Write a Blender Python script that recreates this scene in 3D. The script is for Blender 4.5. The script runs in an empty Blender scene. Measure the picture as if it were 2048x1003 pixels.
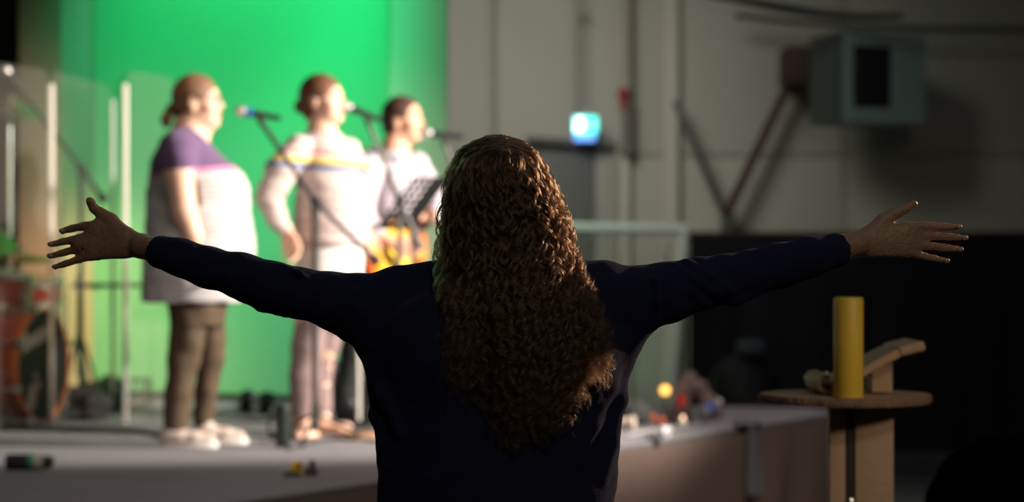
import bpy, math, random
import numpy as np
from mathutils import Vector, Matrix

random.seed(7)
RNG = np.random.default_rng(7)
SC = bpy.context.scene
COL = SC.collection
F = 4400.0          # focal length in pixels of the 2048 px wide frame
HC = 1.45           # camera height
HY = 523.0          # horizon row

# ------------------------------------------------------------------ camera
cam = bpy.data.cameras.new('camera')
cam.sensor_width = 36.0
cam.lens = F * 36.0 / 2048.0
cam.shift_y = (HY - 501.5) / 2048.0
cam.clip_end = 200
cam.dof.use_dof = True
cam.dof.focus_distance = 3.95
cam.dof.aperture_fstop = 2.8
cam.dof.aperture_blades = 0
camo = bpy.data.objects.new('camera', cam)
COL.objects.link(camo)
camo.location = (0, 0, HC)
camo.rotation_euler = (math.radians(90), 0, 0)
SC.camera = camo

# ------------------------------------------------------------------ world, exposure
w = bpy.data.worlds.new('dim_hall')
SC.world = w
w.use_nodes = True
w.node_tree.nodes['Background'].inputs[0].default_value = (0.55, 0.62, 0.85, 1)
w.node_tree.nodes['Background'].inputs[1].default_value = 0.012
SC.view_settings.view_transform = 'Standard'
SC.view_settings.look = 'None'
SC.view_settings.exposure = 0.0
SC.view_settings.gamma = 1.0
SC.view_settings.use_curve_mapping = False
SC.cycles.use_denoising = True
SC.cycles.use_adaptive_sampling = False
SC.cycles.max_bounces = 6
SC.cycles.transparent_max_bounces = 24
SC.cycles.sample_clamp_indirect = 4.0
SC.cycles.caustics_reflective = False
SC.cycles.caustics_refractive = False


def aim(o, frm, to):
    o.location = frm
    d = Vector(to) - Vector(frm)
    o.rotation_euler = d.to_track_quat('-Z', 'Y').to_euler()


def spot(name, frm, to, watts, col, deg, blend=0.6, size=0.12):
    l = bpy.data.lights.new(name, 'SPOT')
    l.energy = watts; l.color = col
    l.spot_size = math.radians(deg); l.spot_blend = blend
    l.shadow_soft_size = size
    o = bpy.data.objects.new(name, l); COL.objects.link(o)
    aim(o, frm, to)
    return o


def area(name, frm, to, watts, col, sx, sy, spread=180):
    l = bpy.data.lights.new(name, 'AREA')
    l.energy = watts; l.color = col; l.shape = 'RECTANGLE'
    l.size = sx; l.size_y = sy; l.spread = math.radians(spread)
    o = bpy.data.objects.new(name, l); COL.objects.link(o)
    aim(o, frm, to)
    return o


spot('stage_key_spot', (5.7, 8.5, 3.9), (-1.0, 10.6, 1.75), 7200, (1.0, 0.90, 0.80), 34, 0.45, 0.15)
spot('stage_front_spot', (2.6, 3.6, 4.6), (-1.0, 10.5, 1.1), 420, (1.0, 0.86, 0.78), 24, 0.7, 0.3)
spot('stage_floor_warm', (2.0, 8.2, 5.6), (1.1, 10.9, 0.5), 620, (1.0, 0.88, 0.84), 56, 0.8, 0.3)
spot('hall_front_warm', (2.2, 5.2, 5.4), (0.8, 8.9, 0.5), 300, (1.0, 0.80, 0.70), 56, 0.8, 0.3)
spot('stage_floor_cool', (-1.6, 5.4, 5.4), (-1.4, 7.6, 0.6), 215, (1.0, 0.88, 0.86), 52, 0.9, 0.3)
spot('drum_warm_spot', (-0.2, 7.6, 4.8), (-3.1, 12.0, 0.9), 380, (1.0, 0.70, 0.42), 26, 0.9, 0.2)
spot('backdrop_green_wash', (-1.5, 10.6, 5.3), (-1.50, 12.9, 3.15), 680, (0.0, 1.0, 0.40), 48, 0.8, 0.2)
spot('backdrop_green_wash_low', (-0.9, 10.8, 4.9), (-1.05, 12.8, 1.7), 230, (0.0, 1.0, 0.36), 32, 0.9, 0.2)
spot('backdrop_warm_low', (-3.5, 11.7, 2.3), (-2.45, 13.3, 1.0), 300, (1.0, 0.56, 0.24), 50, 1.0, 0.2)
spot('green_bounce_fill', (-3.2, 8.6, 4.2), (-0.25, 3.9, 1.5), 60, (0.25, 1.0, 0.50), 14, 0.8, 0.2)  # unseen lamp added in place of green light reflected off the backdrop
spot('hair_warm_spot', (4.0, 6.8, 2.7), (0.07, 3.95, 1.43), 900, (1.0, 0.66, 0.44), 17, 0.7, 0.08)
spot('hall_wall_spill', (-1.2, 12.4, 5.6), (0.0, 18.0, 2.4), 1250, (1.0, 1.0, 0.88), 60, 1.0, 1.8)  # unseen spot added in place of stage light spilling onto the wall
spot('table_fill', (2.9, 2.2, 2.5), (0.85, 5.3, 0.82), 125, (1.0, 0.80, 0.62), 21, 0.8, 0.2)  # unseen lamp added to brighten the front of the side table
area('camera_side_fill', (1.8, -1.5, 4.9), (0.2, 9.5, 0.6), 15, (1.0, 0.90, 0.70), 1.0, 0.5, 100)  # unseen area light added behind the camera as a weak fill
area('hall_ambient', (0.5, 9.0, 5.7), (0.5, 9.0, 0.0), 26, (0.75, 0.82, 1.0), 8.0, 14.0)


# ------------------------------------------------------------------ materials
MATS = {}


def mat(name, col, rough=0.6, metal=0.0, noise=0.0, nscale=8.0, bump=0.0, bscale=60.0, **kw):
    if name in MATS:
        return MATS[name]
    m = bpy.data.materials.new(name); m.use_nodes = True
    nt = m.node_tree; b = nt.nodes['Principled BSDF']
    c = (col[0], col[1], col[2], 1)
    b.inputs['Base Color'].default_value = c
    b.inputs['Roughness'].default_value = rough
    b.inputs['Metallic'].default_value = metal
    for k, v in kw.items():
        b.inputs[k.replace('_', ' ')].default_value = v
    tc = nt.nodes.new('ShaderNodeTexCoord')
    if noise > 0:
        n = nt.nodes.new('ShaderNodeTexNoise'); n.inputs['Scale'].default_value = nscale
        n.inputs['Detail'].default_value = 4
        r = nt.nodes.new('ShaderNodeMapRange')
        r.inputs['To Min'].default_value = 1 - noise; r.inputs['To Max'].default_value = 1 + noise
        mx = nt.nodes.new('ShaderNodeVectorMath'); mx.operation = 'SCALE'
        mx.inputs[0].default_value = col[:3]
        nt.links.new(tc.outputs['Object'], n.inputs['Vector'])
        nt.links.new(n.outputs['Fac'], r.inputs['Value'])
        nt.links.new(r.outputs['Result'], mx.inputs['Scale'])
        nt.links.new(mx.outputs[0], b.inputs['Base Color'])
    if bump > 0:
        n = nt.nodes.new('ShaderNodeTexNoise'); n.inputs['Scale'].default_value = bscale
        n.inputs['Detail'].default_value = 5
        bp = nt.nodes.new('ShaderNodeBump'); bp.inputs['Strength'].default_value = bump
        bp.inputs['Distance'].default_value = 0.01
        nt.links.new(tc.outputs['Object'], n.inputs['Vector'])
        nt.links.new(n.outputs['Fac'], bp.inputs['Height'])
        nt.links.new(bp.outputs['Normal'], b.inputs['Normal'])
    MATS[name] = m
    return m


def banded(name, stops, z0, z1, rough=0.8, slope=0.0, fine=None, sheen=0.0):
    """cloth whose colour runs in horizontal bands: stops = [(height, colour)], height in metres above the wearer's base"""
    m = mat(name, stops[0][1], rough)
    nt = m.node_tree; b = nt.nodes['Principled BSDF']
    if sheen:
        b.inputs['Sheen Weight'].default_value = sheen
    tc = [n for n in nt.nodes if n.type == 'TEX_COORD'][0]
    sx = nt.nodes.new('ShaderNodeSeparateXYZ'); nt.links.new(tc.outputs['Object'], sx.inputs[0])
    ad = nt.nodes.new('ShaderNodeMath'); ad.operation = 'MULTIPLY_ADD'
    ad.inputs[1].default_value = slope
    nt.links.new(sx.outputs['X'], ad.inputs[0]); nt.links.new(sx.outputs['Z'], ad.inputs[2])
    mr = nt.nodes.new('ShaderNodeMapRange'); mr.inputs['From Min'].default_value = z0; mr.inputs['From Max'].default_value = z1
    nt.links.new(ad.outputs[0], mr.inputs['Value'])
    cr = nt.nodes.new('ShaderNodeValToRGB'); cr.color_ramp.interpolation = 'CONSTANT'
    el = cr.color_ramp.elements
    while len(el) > 1:
        el.remove(el[-1])
    for i, (z, c) in enumerate(stops):
        e = el[0] if i == 0 else el.new((z - z0) / (z1 - z0))
        e.position = max(0.0, (z - z0) / (z1 - z0)); e.color = (c[0], c[1], c[2], 1)
    nt.links.new(mr.outputs[0], cr.inputs[0])
    out = cr.outputs[0]
    if fine:
        per, zlo, zhi, c2, duty = fine
        md = nt.nodes.new('ShaderNodeMath'); md.operation = 'FRACT'
        dv = nt.nodes.new('ShaderNodeMath'); dv.operation = 'DIVIDE'; dv.inputs[1].default_value = per
        nt.links.new(ad.outputs[0], dv.inputs[0]); nt.links.new(dv.outputs[0], md.inputs[0])
        lt = nt.nodes.new('ShaderNodeMath'); lt.operation = 'LESS_THAN'; lt.inputs[1].default_value = duty
        nt.links.new(md.outputs[0], lt.inputs[0])
        hi = nt.nodes.new('ShaderNodeMath'); hi.operation = 'LESS_THAN'; hi.inputs[1].default_value = zhi
        nt.links.new(ad.outputs[0], hi.inputs[0])
        mu = nt.nodes.new('ShaderNodeMath'); mu.operation = 'MULTIPLY'
        nt.links.new(lt.outputs[0], mu.inputs[0]); nt.links.new(hi.outputs[0], mu.inputs[1])
        mx = nt.nodes.new('ShaderNodeMix'); mx.data_type = 'RGBA'
        mx.inputs[7].default_value = (c2[0], c2[1], c2[2], 1)
        nt.links.new(mu.outputs[0], mx.inputs[0]); nt.links.new(out, mx.inputs[6])
        out = mx.outputs[2]
    nt.links.new(out, b.inputs['Base Color'])
    return m


def emis(name, col, strength):
    m = bpy.data.materials.new(name); m.use_nodes = True
    b = m.node_tree.nodes['Principled BSDF']
    b.inputs['Base Color'].default_value = (col[0], col[1], col[2], 1)
    b.inputs['Emission Color'].default_value = (col[0], col[1], col[2], 1)
    b.inputs['Emission Strength'].default_value = strength
    return m


M_wall = mat('cream_plaster', (0.47, 0.455, 0.39), 0.9, noise=0.10, nscale=1.3, bump=0.3, bscale=14)
M_pil = mat('pale_pilaster_paint', (0.60, 0.57, 0.48), 0.85, noise=0.06, nscale=2)
M_floor = mat('hall_floor_lino', (0.10, 0.115, 0.105), 0.45, noise=0.15, nscale=3)
M_ceil = mat('ceiling_paint', (0.25, 0.25, 0.24), 0.9, noise=0.05)
M_dark = mat('matt_black', (0.012, 0.012, 0.013), 0.6, noise=0.1)
M_blackmetal = mat('black_powder_metal', (0.03, 0.03, 0.032), 0.45, metal=0.3, noise=0.1)
M_navycloth = mat('black_navy_curtain', (0.003, 0.003, 0.008), 0.95, noise=0.2, bump=0.3)
M_blackcloth = mat('black_stage_curtain', (0.010, 0.013, 0.011), 0.95, noise=0.2)
M_brownpost = mat('brown_painted_post', (0.26, 0.16, 0.10), 0.7, noise=0.12, nscale=3)
M_carpet = mat('grey_stage_carpet', (0.20, 0.19, 0.20), 0.97, noise=0.14, nscale=4, bump=0.5, bscale=260)
M_skirt = mat('brown_skirt_cloth', (0.115, 0.075, 0.058), 0.92, noise=0.12, nscale=5, bump=0.3, bscale=120)
M_wood = mat('pale_wood', (0.42, 0.27, 0.16), 0.6, noise=0.14, nscale=9, bump=0.2, bscale=40)
M_bark = mat('dark_bark', (0.10, 0.055, 0.03), 0.9, noise=0.4, nscale=40, bump=0.8, bscale=70)
M_steelgrey = mat('grey_steel', (0.10, 0.095, 0.09), 0.5, metal=0.4, noise=0.1)
M_rust = mat('rusty_brown_steel', (0.07, 0.035, 0.028), 0.7, noise=0.25, nscale=6)
M_boxgreen = mat('grey_green_enamel', (0.27, 0.36, 0.33), 0.6, noise=0.06)
M_red = mat('red_enamel', (0.35, 0.03, 0.02), 0.5, noise=0.1)
M_chrome = mat('chrome', (0.85, 0.84, 0.82), 0.28, metal=1.0)
M_white = mat('white_paint', (0.75, 0.78, 0.72), 0.5, noise=0.04)
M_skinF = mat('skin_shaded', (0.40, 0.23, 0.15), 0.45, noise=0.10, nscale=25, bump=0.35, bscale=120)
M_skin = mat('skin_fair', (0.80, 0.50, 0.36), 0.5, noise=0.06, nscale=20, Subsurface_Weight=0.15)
M_skin3 = mat('skin_ruddy', (0.76, 0.42, 0.28), 0.5, noise=0.06, nscale=20, Subsurface_Weight=0.15)
M_sweater = mat('navy_knit', (0.018, 0.022, 0.058), 0.85, noise=0.15, nscale=30, bump=0.35, bscale=420, Specular_IOR_Level=0.1, IOR=1.3, Sheen_Weight=0.06, Sheen_Roughness=0.4)
M_jeans = mat('dark_denim', (0.02, 0.025, 0.045), 0.9, noise=0.2, nscale=60)
M_gold = mat('gold_band', (0.9, 0.65, 0.3), 0.25, metal=1.0)
M_eye = mat('eye_white', (0.8, 0.78, 0.75), 0.3)
M_iris = mat('eye_iris', (0.05, 0.04, 0.03), 0.3)
M_lip = mat('lips', (0.5, 0.16, 0.13), 0.5)


# ------------------------------------------------------------------ helpers: meshes
class MB:
    def __init__(s):
        s.v = []; s.f = []

    def add(s, v, f):
        n = len(s.v)
        s.v += [tuple(p) for p in v]
        s.f += [tuple(i + n for i in q) for q in f]
        return s

    def box(s, c, d, rot=None):
        v = []
        for x in (-.5, .5):
            for y in (-.5, .5):
                for z in (-.5, .5):
                    p = Vector((x * d[0], y * d[1], z * d[2]))
                    if rot is not None:
                        p = rot @ p
                    v.append(p + Vector(c))
        return s.add(v, [(0, 1, 3, 2), (4, 6, 7, 5), (0, 4, 5, 1), (2, 3, 7, 6), (0, 2, 6, 4), (1, 5, 7, 3)])

    def bbox(s, c, d, b=0.01, rot=None):
        """box with chamfered vertical and horizontal edges"""
        import bmesh
        bm = bmesh.new(); bmesh.ops.create_cube(bm, size=1)
        for q in bm.verts:
            q.co = Vector((q.co.x * d[0], q.co.y * d[1], q.co.z * d[2]))
        bmesh.ops.bevel(bm, geom=bm.edges[:], offset=b, segments=3, affect='EDGES', profile=0.5)
        v = [((rot @ q.co) if rot is not None else q.co) + Vector(c) for q in bm.verts]
        bm.verts.index_update()
        f = [tuple(q.index for q in g.verts) for g in bm.faces]
        bm.free()
        return s.add(v, f)

    def tube(s, pts, r, n=10, cap=True):
        pts = [Vector(p) for p in pts]
        m = len(pts)
        rs = r if isinstance(r, (list, tuple)) else [r] * m
        v = []; f = []
        up = None
        for i, p in enumerate(pts):
            t = (pts[min(i + 1, m - 1)] - pts[max(i - 1, 0)]).normalized()
            if up is None:
                up = Vector((0, 0, 1)) if abs(t.z) < 0.9 else Vector((1, 0, 0))
            a = t.cross(up).normalized(); b = a.cross(t).normalized(); up = b
            for k in range(n):
                th = 2 * math.pi * k / n
                v.append(p + (a * math.cos(th) + b * math.sin(th)) * rs[i])
        for i in range(m - 1):
            for k in range(n):
                k2 = (k + 1) % n
                f.append((i * n + k, i * n + k2, (i + 1) * n + k2, (i + 1) * n + k))
        if cap:
            f.append(tuple(range(n - 1, -1, -1))); f.append(tuple((m - 1) * n + k for k in range(n)))
        return s.add(v, f)

    def lathe(s, prof, c=(0, 0, 0), axis=(0, 0, 1), n=32):
        ax = Vector(axis).normalized()
        q = ax.to_track_quat('Z', 'Y')
        v = []; f = []
        for (r, h) in prof:
            for k in range(n):
                th = 2 * math.pi * k / n
                v.append(q @ Vector((r * math.cos(th), r * math.sin(th), h)) + Vector(c))
        m = len(prof)
        for i in range(m - 1):
            for k in range(n):
                k2 = (k + 1) % n
                f.append((i * n + k, i * n + k2, (i + 1) * n + k2, (i + 1) * n + k))
        if prof[0][0] > 1e-6:
            f.append(tuple(range(n - 1, -1, -1)))
        if prof[-1][0] > 1e-6:
            f.append(tuple((m - 1) * n + k for k in range(n)))
        return s.add(v, f)

    def ball(s, c, r, n=16):
        rr = r if isinstance(r, (tuple, list)) else (r, r, r)
        v = []; f = []
        m = n // 2
        for i in range(m + 1):
            ph = math.pi * i / m
            for k in range(n):
                th = 2 * math.pi * k / n
                v.append((c[0] + rr[0] * math.sin(ph) * math.cos(th), c[1] + rr[1] * math.sin(ph) * math.sin(th), c[2] + rr[2] * math.cos(ph)))
        for i in range(m):
            for k in range(n):
                k2 = (k + 1) % n
                f.append((i * n + k, (i + 1) * n + k, (i + 1) * n + k2, i * n + k2))
        return s.add(v, f)

    def prism(s, poly, z0, z1):
        n = len(poly)
        v = [(x, y, z0) for x, y in poly] + [(x, y, z1) for x, y in poly]
        f = [tuple(range(n - 1, -1, -1)), tuple(range(n, 2 * n))] + [(i, (i + 1) % n, n + (i + 1) % n, n + i) for i in range(n)]
        return s.add(v, f)

    def slab(s, poly3, off):
        """a 3-D outline given thickness by the vector off"""
        n = len(poly3); off = Vector(off)
        v = [Vector(p) for p in poly3] + [Vector(p) + off for p in poly3]
        f = [tuple(range(n - 1, -1, -1)), tuple(range(n, 2 * n))] + [(i, (i + 1) % n, n + (i + 1) % n, n + i) for i in range(n)]
        return s.add(v, f)


def link_mesh(name, me, m, parent, smooth, label, kind):
    o = bpy.data.objects.new(name, me)
    COL.objects.link(o)
    if m is not None:
        me.materials.append(m)
    if smooth:
        me.polygons.foreach_set('use_smooth', [True] * len(me.polygons))
        if smooth == 'auto':
            me.set_sharp_from_angle(angle=math.radians(40))
    if parent is not None:
        o.parent = parent
    if label:
        o['label'] = label
    if kind:
        o['kind'] = kind
    return o


def world_loc(p):
    x = Vector((0, 0, 0))
    while p is not None:
        x = x + p.location; p = p.parent
    return x


def obj(name, mb, m, parent=None, smooth='auto', label=None, kind=None):
    me = bpy.data.meshes.new(name)
    off = world_loc(parent) if parent is not None else Vector((0, 0, 0))
    me.from_pydata([(p[0] - off.x, p[1] - off.y, p[2] - off.z) for p in mb.v], [], mb.f)
    me.update()
    return link_mesh(name, me, m, parent, smooth, label, kind)


def obj_np(name, v, q, m, parent=None, label=None, kind=None):
    me = bpy.data.meshes.new(name)
    off = world_loc(parent) if parent is not None else Vector((0, 0, 0))
    v = v - np.array(off)
    me.vertices.add(len(v)); me.vertices.foreach_set('co', v.astype(np.float32).ravel())
    me.loops.add(q.size); me.loops.foreach_set('vertex_index', q.astype(np.int32).ravel())
    me.polygons.add(len(q)); me.polygons.foreach_set('loop_start', np.arange(0, q.size, 4, dtype=np.int32))
    me.update(calc_edges=True)
    me.validate()
    return link_mesh(name, me, m, parent, True, label, kind)


def thing(name, label, cat, loc=(0, 0, 0), group=None):
    o = bpy.data.objects.new(name, None); COL.objects.link(o)
    o.empty_display_size = 0.1
    o.location = loc
    o['label'] = label; o['category'] = cat
    if group:
        o['group'] = group
    return o


def tag(o, label, cat, group=None):
    o['label'] = label; o['category'] = cat
    if group:
        o['group'] = group
    return o


def struct(name, mb, m, parent=None, smooth='auto', label=None):
    return obj(name, mb, m, parent, smooth, label, 'structure' if parent is None else None)


def P(px, py, d):
    """point at distance d seen at photograph position px, py"""
    return Vector(((px - 1024) * d / F, d, HC - (py - HY) * d / F))


# ------------------------------------------------------------------ helpers: sculpting with a distance field
class Sculpt:
    def __init__(s, lo, hi, vox):
        s.lo = np.array(lo, float); s.h = vox
        s.n = np.ceil((np.array(hi) - s.lo) / vox).astype(int) + 1
        s.D = np.full(s.n, 1.0, np.float32)

    def region(s, lo, hi, pad):
        a = np.clip(np.floor((np.array(lo) - pad - s.lo) / s.h).astype(int), 0, s.n - 1)
        b = np.clip(np.ceil((np.array(hi) + pad - s.lo) / s.h).astype(int) + 1, 1, s.n)
        if np.any(b <= a):
            return None
        ax = [(s.lo[i] + s.h * np.arange(a[i], b[i])).astype(np.float32) for i in range(3)]
        sl = tuple(slice(a[i], b[i]) for i in range(3))
        return sl, ax[0][:, None, None], ax[1][None, :, None], ax[2][None, None, :]

    def merge(s, sl, d, k, sub=False):
        A = s.D[sl]
        if sub:
            d = -d
            h = np.clip(0.5 - 0.5 * (A - d) / k, 0, 1)
            s.D[sl] = A * (1 - h) + d * h + k * h * (1 - h)
        else:
            h = np.clip(0.5 + 0.5 * (A - d) / k, 0, 1)
            s.D[sl] = A * (1 - h) + d * h - k * h * (1 - h)

    def cone(s, a, b, ra, rb, k=0.01, flat=None, sub=False):
        """tapering limb between a and b; flat = (axis vector, factor < 1) squashes it along that axis"""
        a = np.array(a, float); b = np.array(b, float)
        R = max(ra, rb)
        reg = s.region(np.minimum(a, b) - R, np.maximum(a, b) + R, max(3 * s.h, k + 2 * s.h))
        if reg is None:
            return
        sl, X, Y, Z = reg
        ab = b - a; L = max(ab @ ab, 1e-12)
        if flat is not None:
            n = np.array(flat[0], float); n /= np.linalg.norm(n); fz = 1.0 / flat[1] - 1.0
        px, py, pz = X - a[0], Y - a[1], Z - a[2]
        t = np.clip((px * ab[0] + py * ab[1] + pz * ab[2]) / L, 0, 1)
        qx, qy, qz = px - t * ab[0], py - t * ab[1], pz - t * ab[2]
        if flat is not None:
            dn = qx * n[0] + qy * n[1] + qz * n[2]
            qx = qx + dn * fz * n[0]; qy = qy + dn * fz * n[1]; qz = qz + dn * fz * n[2]
        d = np.sqrt(qx * qx + qy * qy + qz * qz) - (ra + (rb - ra) * t)
        if flat is not None:
            d = d * flat[1] ** 0.5
        s.merge(sl, d.astype(np.float32), k, sub)

    def chain(s, pts, k=0.01, flat=None):
        """pts: (x, y, z, r)"""
        for p, q in zip(pts[:-1], pts[1:]):
            s.cone(p[:3], q[:3], p[3], q[3], k, flat)

    def ell(s, c, r, k=0.01, rot=None, sub=False):
        R = max(r)
        reg = s.region(np.array(c) - R, np.array(c) + R, max(3 * s.h, k + 2 * s.h))
        if reg is None:
            return
        sl, X, Y, Z = reg
        x, y, z = X - c[0], Y - c[1], Z - c[2]
        if rot is not None:   # rows of rot are the ellipsoid's own axes
            x, y, z = (rot[i][0] * x + rot[i][1] * y + rot[i][2] * z for i in range(3))
        k0 = np.sqrt((x / r[0]) ** 2 + (y / r[1]) ** 2 + (z / r[2]) ** 2)
        k1 = np.sqrt((x / r[0] ** 2) ** 2 + (y / r[1] ** 2) ** 2 + (z / r[2] ** 2) ** 2)
        d = k0 * (k0 - 1.0) / np.maximum(k1, 1e-6)
        s.merge(sl, d.astype(np.float32), k, sub)

    def loft(s, secs, k=0.01, p=2.0, cap=0.0):
        """upright body of elliptic sections (z, cx, cy, rx, ry)"""
        q = np.array(sorted(secs), float)
        R = max(q[:, 3].max(), q[:, 4].max())
        reg = s.region((q[:, 1].min() - R, q[:, 2].min() - R, q[0, 0]), (q[:, 1].max() + R, q[:, 2].max() + R, q[-1, 0]), max(3 * s.h, k + 2 * s.h))
        if reg is None:
            return
        sl, X, Y, Z = reg
        z = Z.ravel()

        def ip(col):   # smooth interpolation
            zz = np.linspace(q[0, 0], q[-1, 0], 200)
            yy = np.interp(zz, q[:, 0], q[:, col])
            w_ = max(3, int(200 * 0.03 / max(q[-1, 0] - q[0, 0], .05)) | 1)
            yp = np.pad(yy, w_ // 2, mode='edge')
            yy = np.convolve(yp, np.ones(w_) / w_, 'valid')
            return np.interp(z, zz, yy)[None, None, :]
        cx, cy, rx, ry = ip(1), ip(2), ip(3), ip(4)
        kx = np.abs((X - cx) / rx); ky = np.abs((Y - cy) / ry)
        e = (kx ** p + ky ** p) ** (1 / p)
        d = (e - 1) * np.minimum(rx, ry)
        dz = np.maximum(q[0, 0] - Z, Z - q[-1, 0]) + cap
        d = np.maximum(d, dz)
        s.merge(sl, d.astype(np.float32), k)

    def wrinkle(s, lo, hi, amp, freq, seed=0, dirn=(1, 1, 1)):
        reg = s.region(lo, hi, 0)
        if reg is None:
            return
        sl, X, Y, Z = reg
        rg = np.random.default_rng(seed)
        acc = 0
        for i in range(5):
            kx, ky, kz = rg.normal(0, 1, 3) * freq * np.array(dirn)
            acc = acc + np.sin(kx * X + ky * Y + kz * Z + rg.uniform(0, 6.28))
        s.D[sl] = s.D[sl] + (amp * acc / 2.2).astype(np.float32) * (np.abs(s.D[sl]) < 0.5)

    def mesh(s):
        """surface nets"""
        D = s.D
        I = D < 0
        nx, ny, nz = D.shape
        cell = np.zeros((nx - 1, ny - 1, nz - 1), np.uint8)
        for a in (0, 1):
            for b in (0, 1):
                for c in (0, 1):
                    cell += I[a:nx - 1 + a, b:ny - 1 + b, c:nz - 1 + c]
        act = np.argwhere((cell > 0) & (cell < 8))
        idx = np.full(cell.shape, -1, np.int32)
        idx[act[:, 0], act[:, 1], act[:, 2]] = np.arange(len(act))
        acc = np.zeros((len(act), 3)); cnt = np.zeros(len(act))
        corners = [(a, b, c) for a in (0, 1) for b in (0, 1) for c in (0, 1)]
        for i, p in enumerate(corners):
            for q in corners[i + 1:]:
                if sum(abs(p[j] - q[j]) for j in range(3)) != 1:
                    continue
                d0 = D[act[:, 0] + p[0], act[:, 1] + p[1], act[:, 2] + p[2]]
                d1 = D[act[:, 0] + q[0], act[:, 1] + q[1], act[:, 2] + q[2]]
                m = (d0 < 0) != (d1 < 0)
                t = np.where(m, d0 / np.where(m, d0 - d1, 1), 0)
                pos = np.array(p)[None] + t[:, None] * (np.array(q) - np.array(p))[None]
                acc += pos * m[:, None]; cnt += m
        v = s.lo + s.h * (act + acc / cnt[:, None])
        quads = []
        for ax in range(3):
            o = [(1, 2), (2, 0), (0, 1)][ax]
            sa = [slice(None)] * 3; sb = [slice(None)] * 3
            sa[ax] = slice(0, -1); sb[ax] = slice(1, None)
            A = I[tuple(sa)]; B = I[tuple(sb)]
            e = np.argwhere(A != B)
            e = e[(e[:, o[0]] > 0) & (e[:, o[1]] > 0) & (e[:, o[0]] < cell.shape[o[0]]) & (e[:, o[1]] < cell.shape[o[1]])]
            sg = A[e[:, 0], e[:, 1], e[:, 2]]
            u = np.zeros(3, int); u[o[0]] = 1
            w_ = np.zeros(3, int); w_[o[1]] = 1
            g = lambda off: idx[tuple((e - off).T)]
            qd = np.stack([g(u + w_), g(w_), g(0 * u), g(u)], 1)
            qd[~sg] = qd[~sg][:, ::-1]
            quads.append(qd)
        q = np.concatenate(quads)
        q = q[(q >= 0).all(1)]
        # relax a little to hide the grid
        for _ in range(2):
            acc = np.zeros_like(v); c = np.zeros(len(v))
            for i in range(4):
                np.add.at(acc, q[:, i], v[q[:, (i + 1) % 4]]); np.add.at(c, q[:, i], 1)
            v = v * 0.6 + 0.4 * acc / np.maximum(c, 1)[:, None]
        return v, q

    def build(s, name, m, parent, label=None, kind=None):
        v, q = s.mesh()
        return obj_np(name, v, q, m, parent, label, kind)


def frame_of(d, t):
    d = Vector(d).normalized(); t = Vector(t); t = (t - d * t.dot(d)).normalized()
    return d, t, d.cross(t)


def hand(S, wrist, d, t, size=1.0, curl=0.35, k=0.006, spread=0.10, palm=1):
    """hand with four fingers and a thumb: d = towards the fingers, t = thumb side; palm = which way it closes"""
    d, t, n = frame_of(d, t); n = n * palm
    W = Vector(wrist); s = size
    kn = []
    for i, (o, l) in enumerate([(0.030, 0.088), (0.010, 0.093), (-0.011, 0.088), (-0.031, 0.079)]):
        p = W + (d * l + t * o) * s
        kn.append(p)
        S.cone(W + t * o * 0.45 * s, p, 0.017 * s, 0.0125 * s, 0.010 * s, None)
    for i, (L, r) in enumerate([(0.072, 0.0088), (0.081, 0.0090), (0.075, 0.0086), (0.058, 0.0076)]):
        a = spread * (1.5 - i)
        dd = (d + t * a).normalized(); p = kn[i]; th = 0
        for j, fr in enumerate((0.45, 0.31, 0.24)):
            th += curl * (0.7 + 0.3 * j)
            v = dd * math.cos(th) + n * math.sin(th)
            q = p + v * L * fr * s
            S.cone(p, q, r * (1 - .07 * j) * s, r * (0.93 - .09 * j) * s, 0.003)
            p = q
    b = W + (d * 0.022 + t * 0.018 + n * 0.006) * s
    c = b + (d * 0.030 + t * 0.030 + n * 0.010) * s
    e = c + (d * 0.032 + t * 0.014 + n * 0.012) * s
    f = e + (d * 0.028 + t * 0.004 + n * 0.010) * s
    S.cone(b, c, 0.015 * s, 0.0125 * s, 0.010 * s); S.cone(c, e, 0.0115 * s, 0.0105 * s, 0.004); S.cone(e, f, 0.0100 * s, 0.0085 * s, 0.003)


def head(S, c, fwd, up=(0, 0, 1), s=1.0, jaw=1.0, plump=0.0):
    """head with face; c = centre of the skull. returns a function from local (forward, side, up) metres to the world"""
    f, u, r = frame_of(fwd, up)
    C = Vector(c)

    def G(a, b, e):
        return C + (f * a + r * b + u * e) * s
    rot = [tuple(f), tuple(r), tuple(u)]
    E = lambda a, b, e, ra, rb, re, k=0.012, sub=False: S.ell(G(a, b, e), (ra * s, rb * s, re * s), k, rot, sub)
    E(-0.005, 0, 0.025, 0.096, 0.076, 0.088)
    E(0.030, 0, -0.030, 0.062, 0.062 + plump, 0.078, 0.02)
    E(0.050, 0, -0.082 * jaw, 0.036 + plump * .4, 0.038 + plump, 0.030, 0.025)
    E(0.078, 0, -0.092 * jaw, 0.016, 0.018, 0.015, 0.015)
    E(0.078, 0, 0.022, 0.016, 0.045, 0.012, 0.015)
    S.cone(G(0.088, 0, 0.012), G(0.106, 0, -0.022), 0.008 * s, 0.0125 * s, 0.008)
    for sg in (-1, 1):
        E(0.098, sg * 0.013, -0.027, 0.010, 0.008, 0.007, 0.006)
        E(0.060, sg * 0.042, -0.030, 0.026, 0.022 + plump, 0.024, 0.02)
        E(0.092, sg * 0.031, 0.004, 0.012, 0.016, 0.010, 0.010, True)
        E(-0.006, sg * (0.076 + plump * .4), -0.010, 0.019, 0.008, 0.032, 0.004)
        E(0.000, sg * (0.083 + plump * .4), -0.008, 0.009, 0.005, 0.016, 0.003, True)
    E(0.090, 0, -0.052, 0.012, 0.024, 0.0065, 0.005)
    E(0.088, 0, -0.066, 0.011, 0.021, 0.0065, 0.005)
    E(0.104, 0, -0.059, 0.014, 0.020, 0.0030, 0.003, True)
    return G


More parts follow.
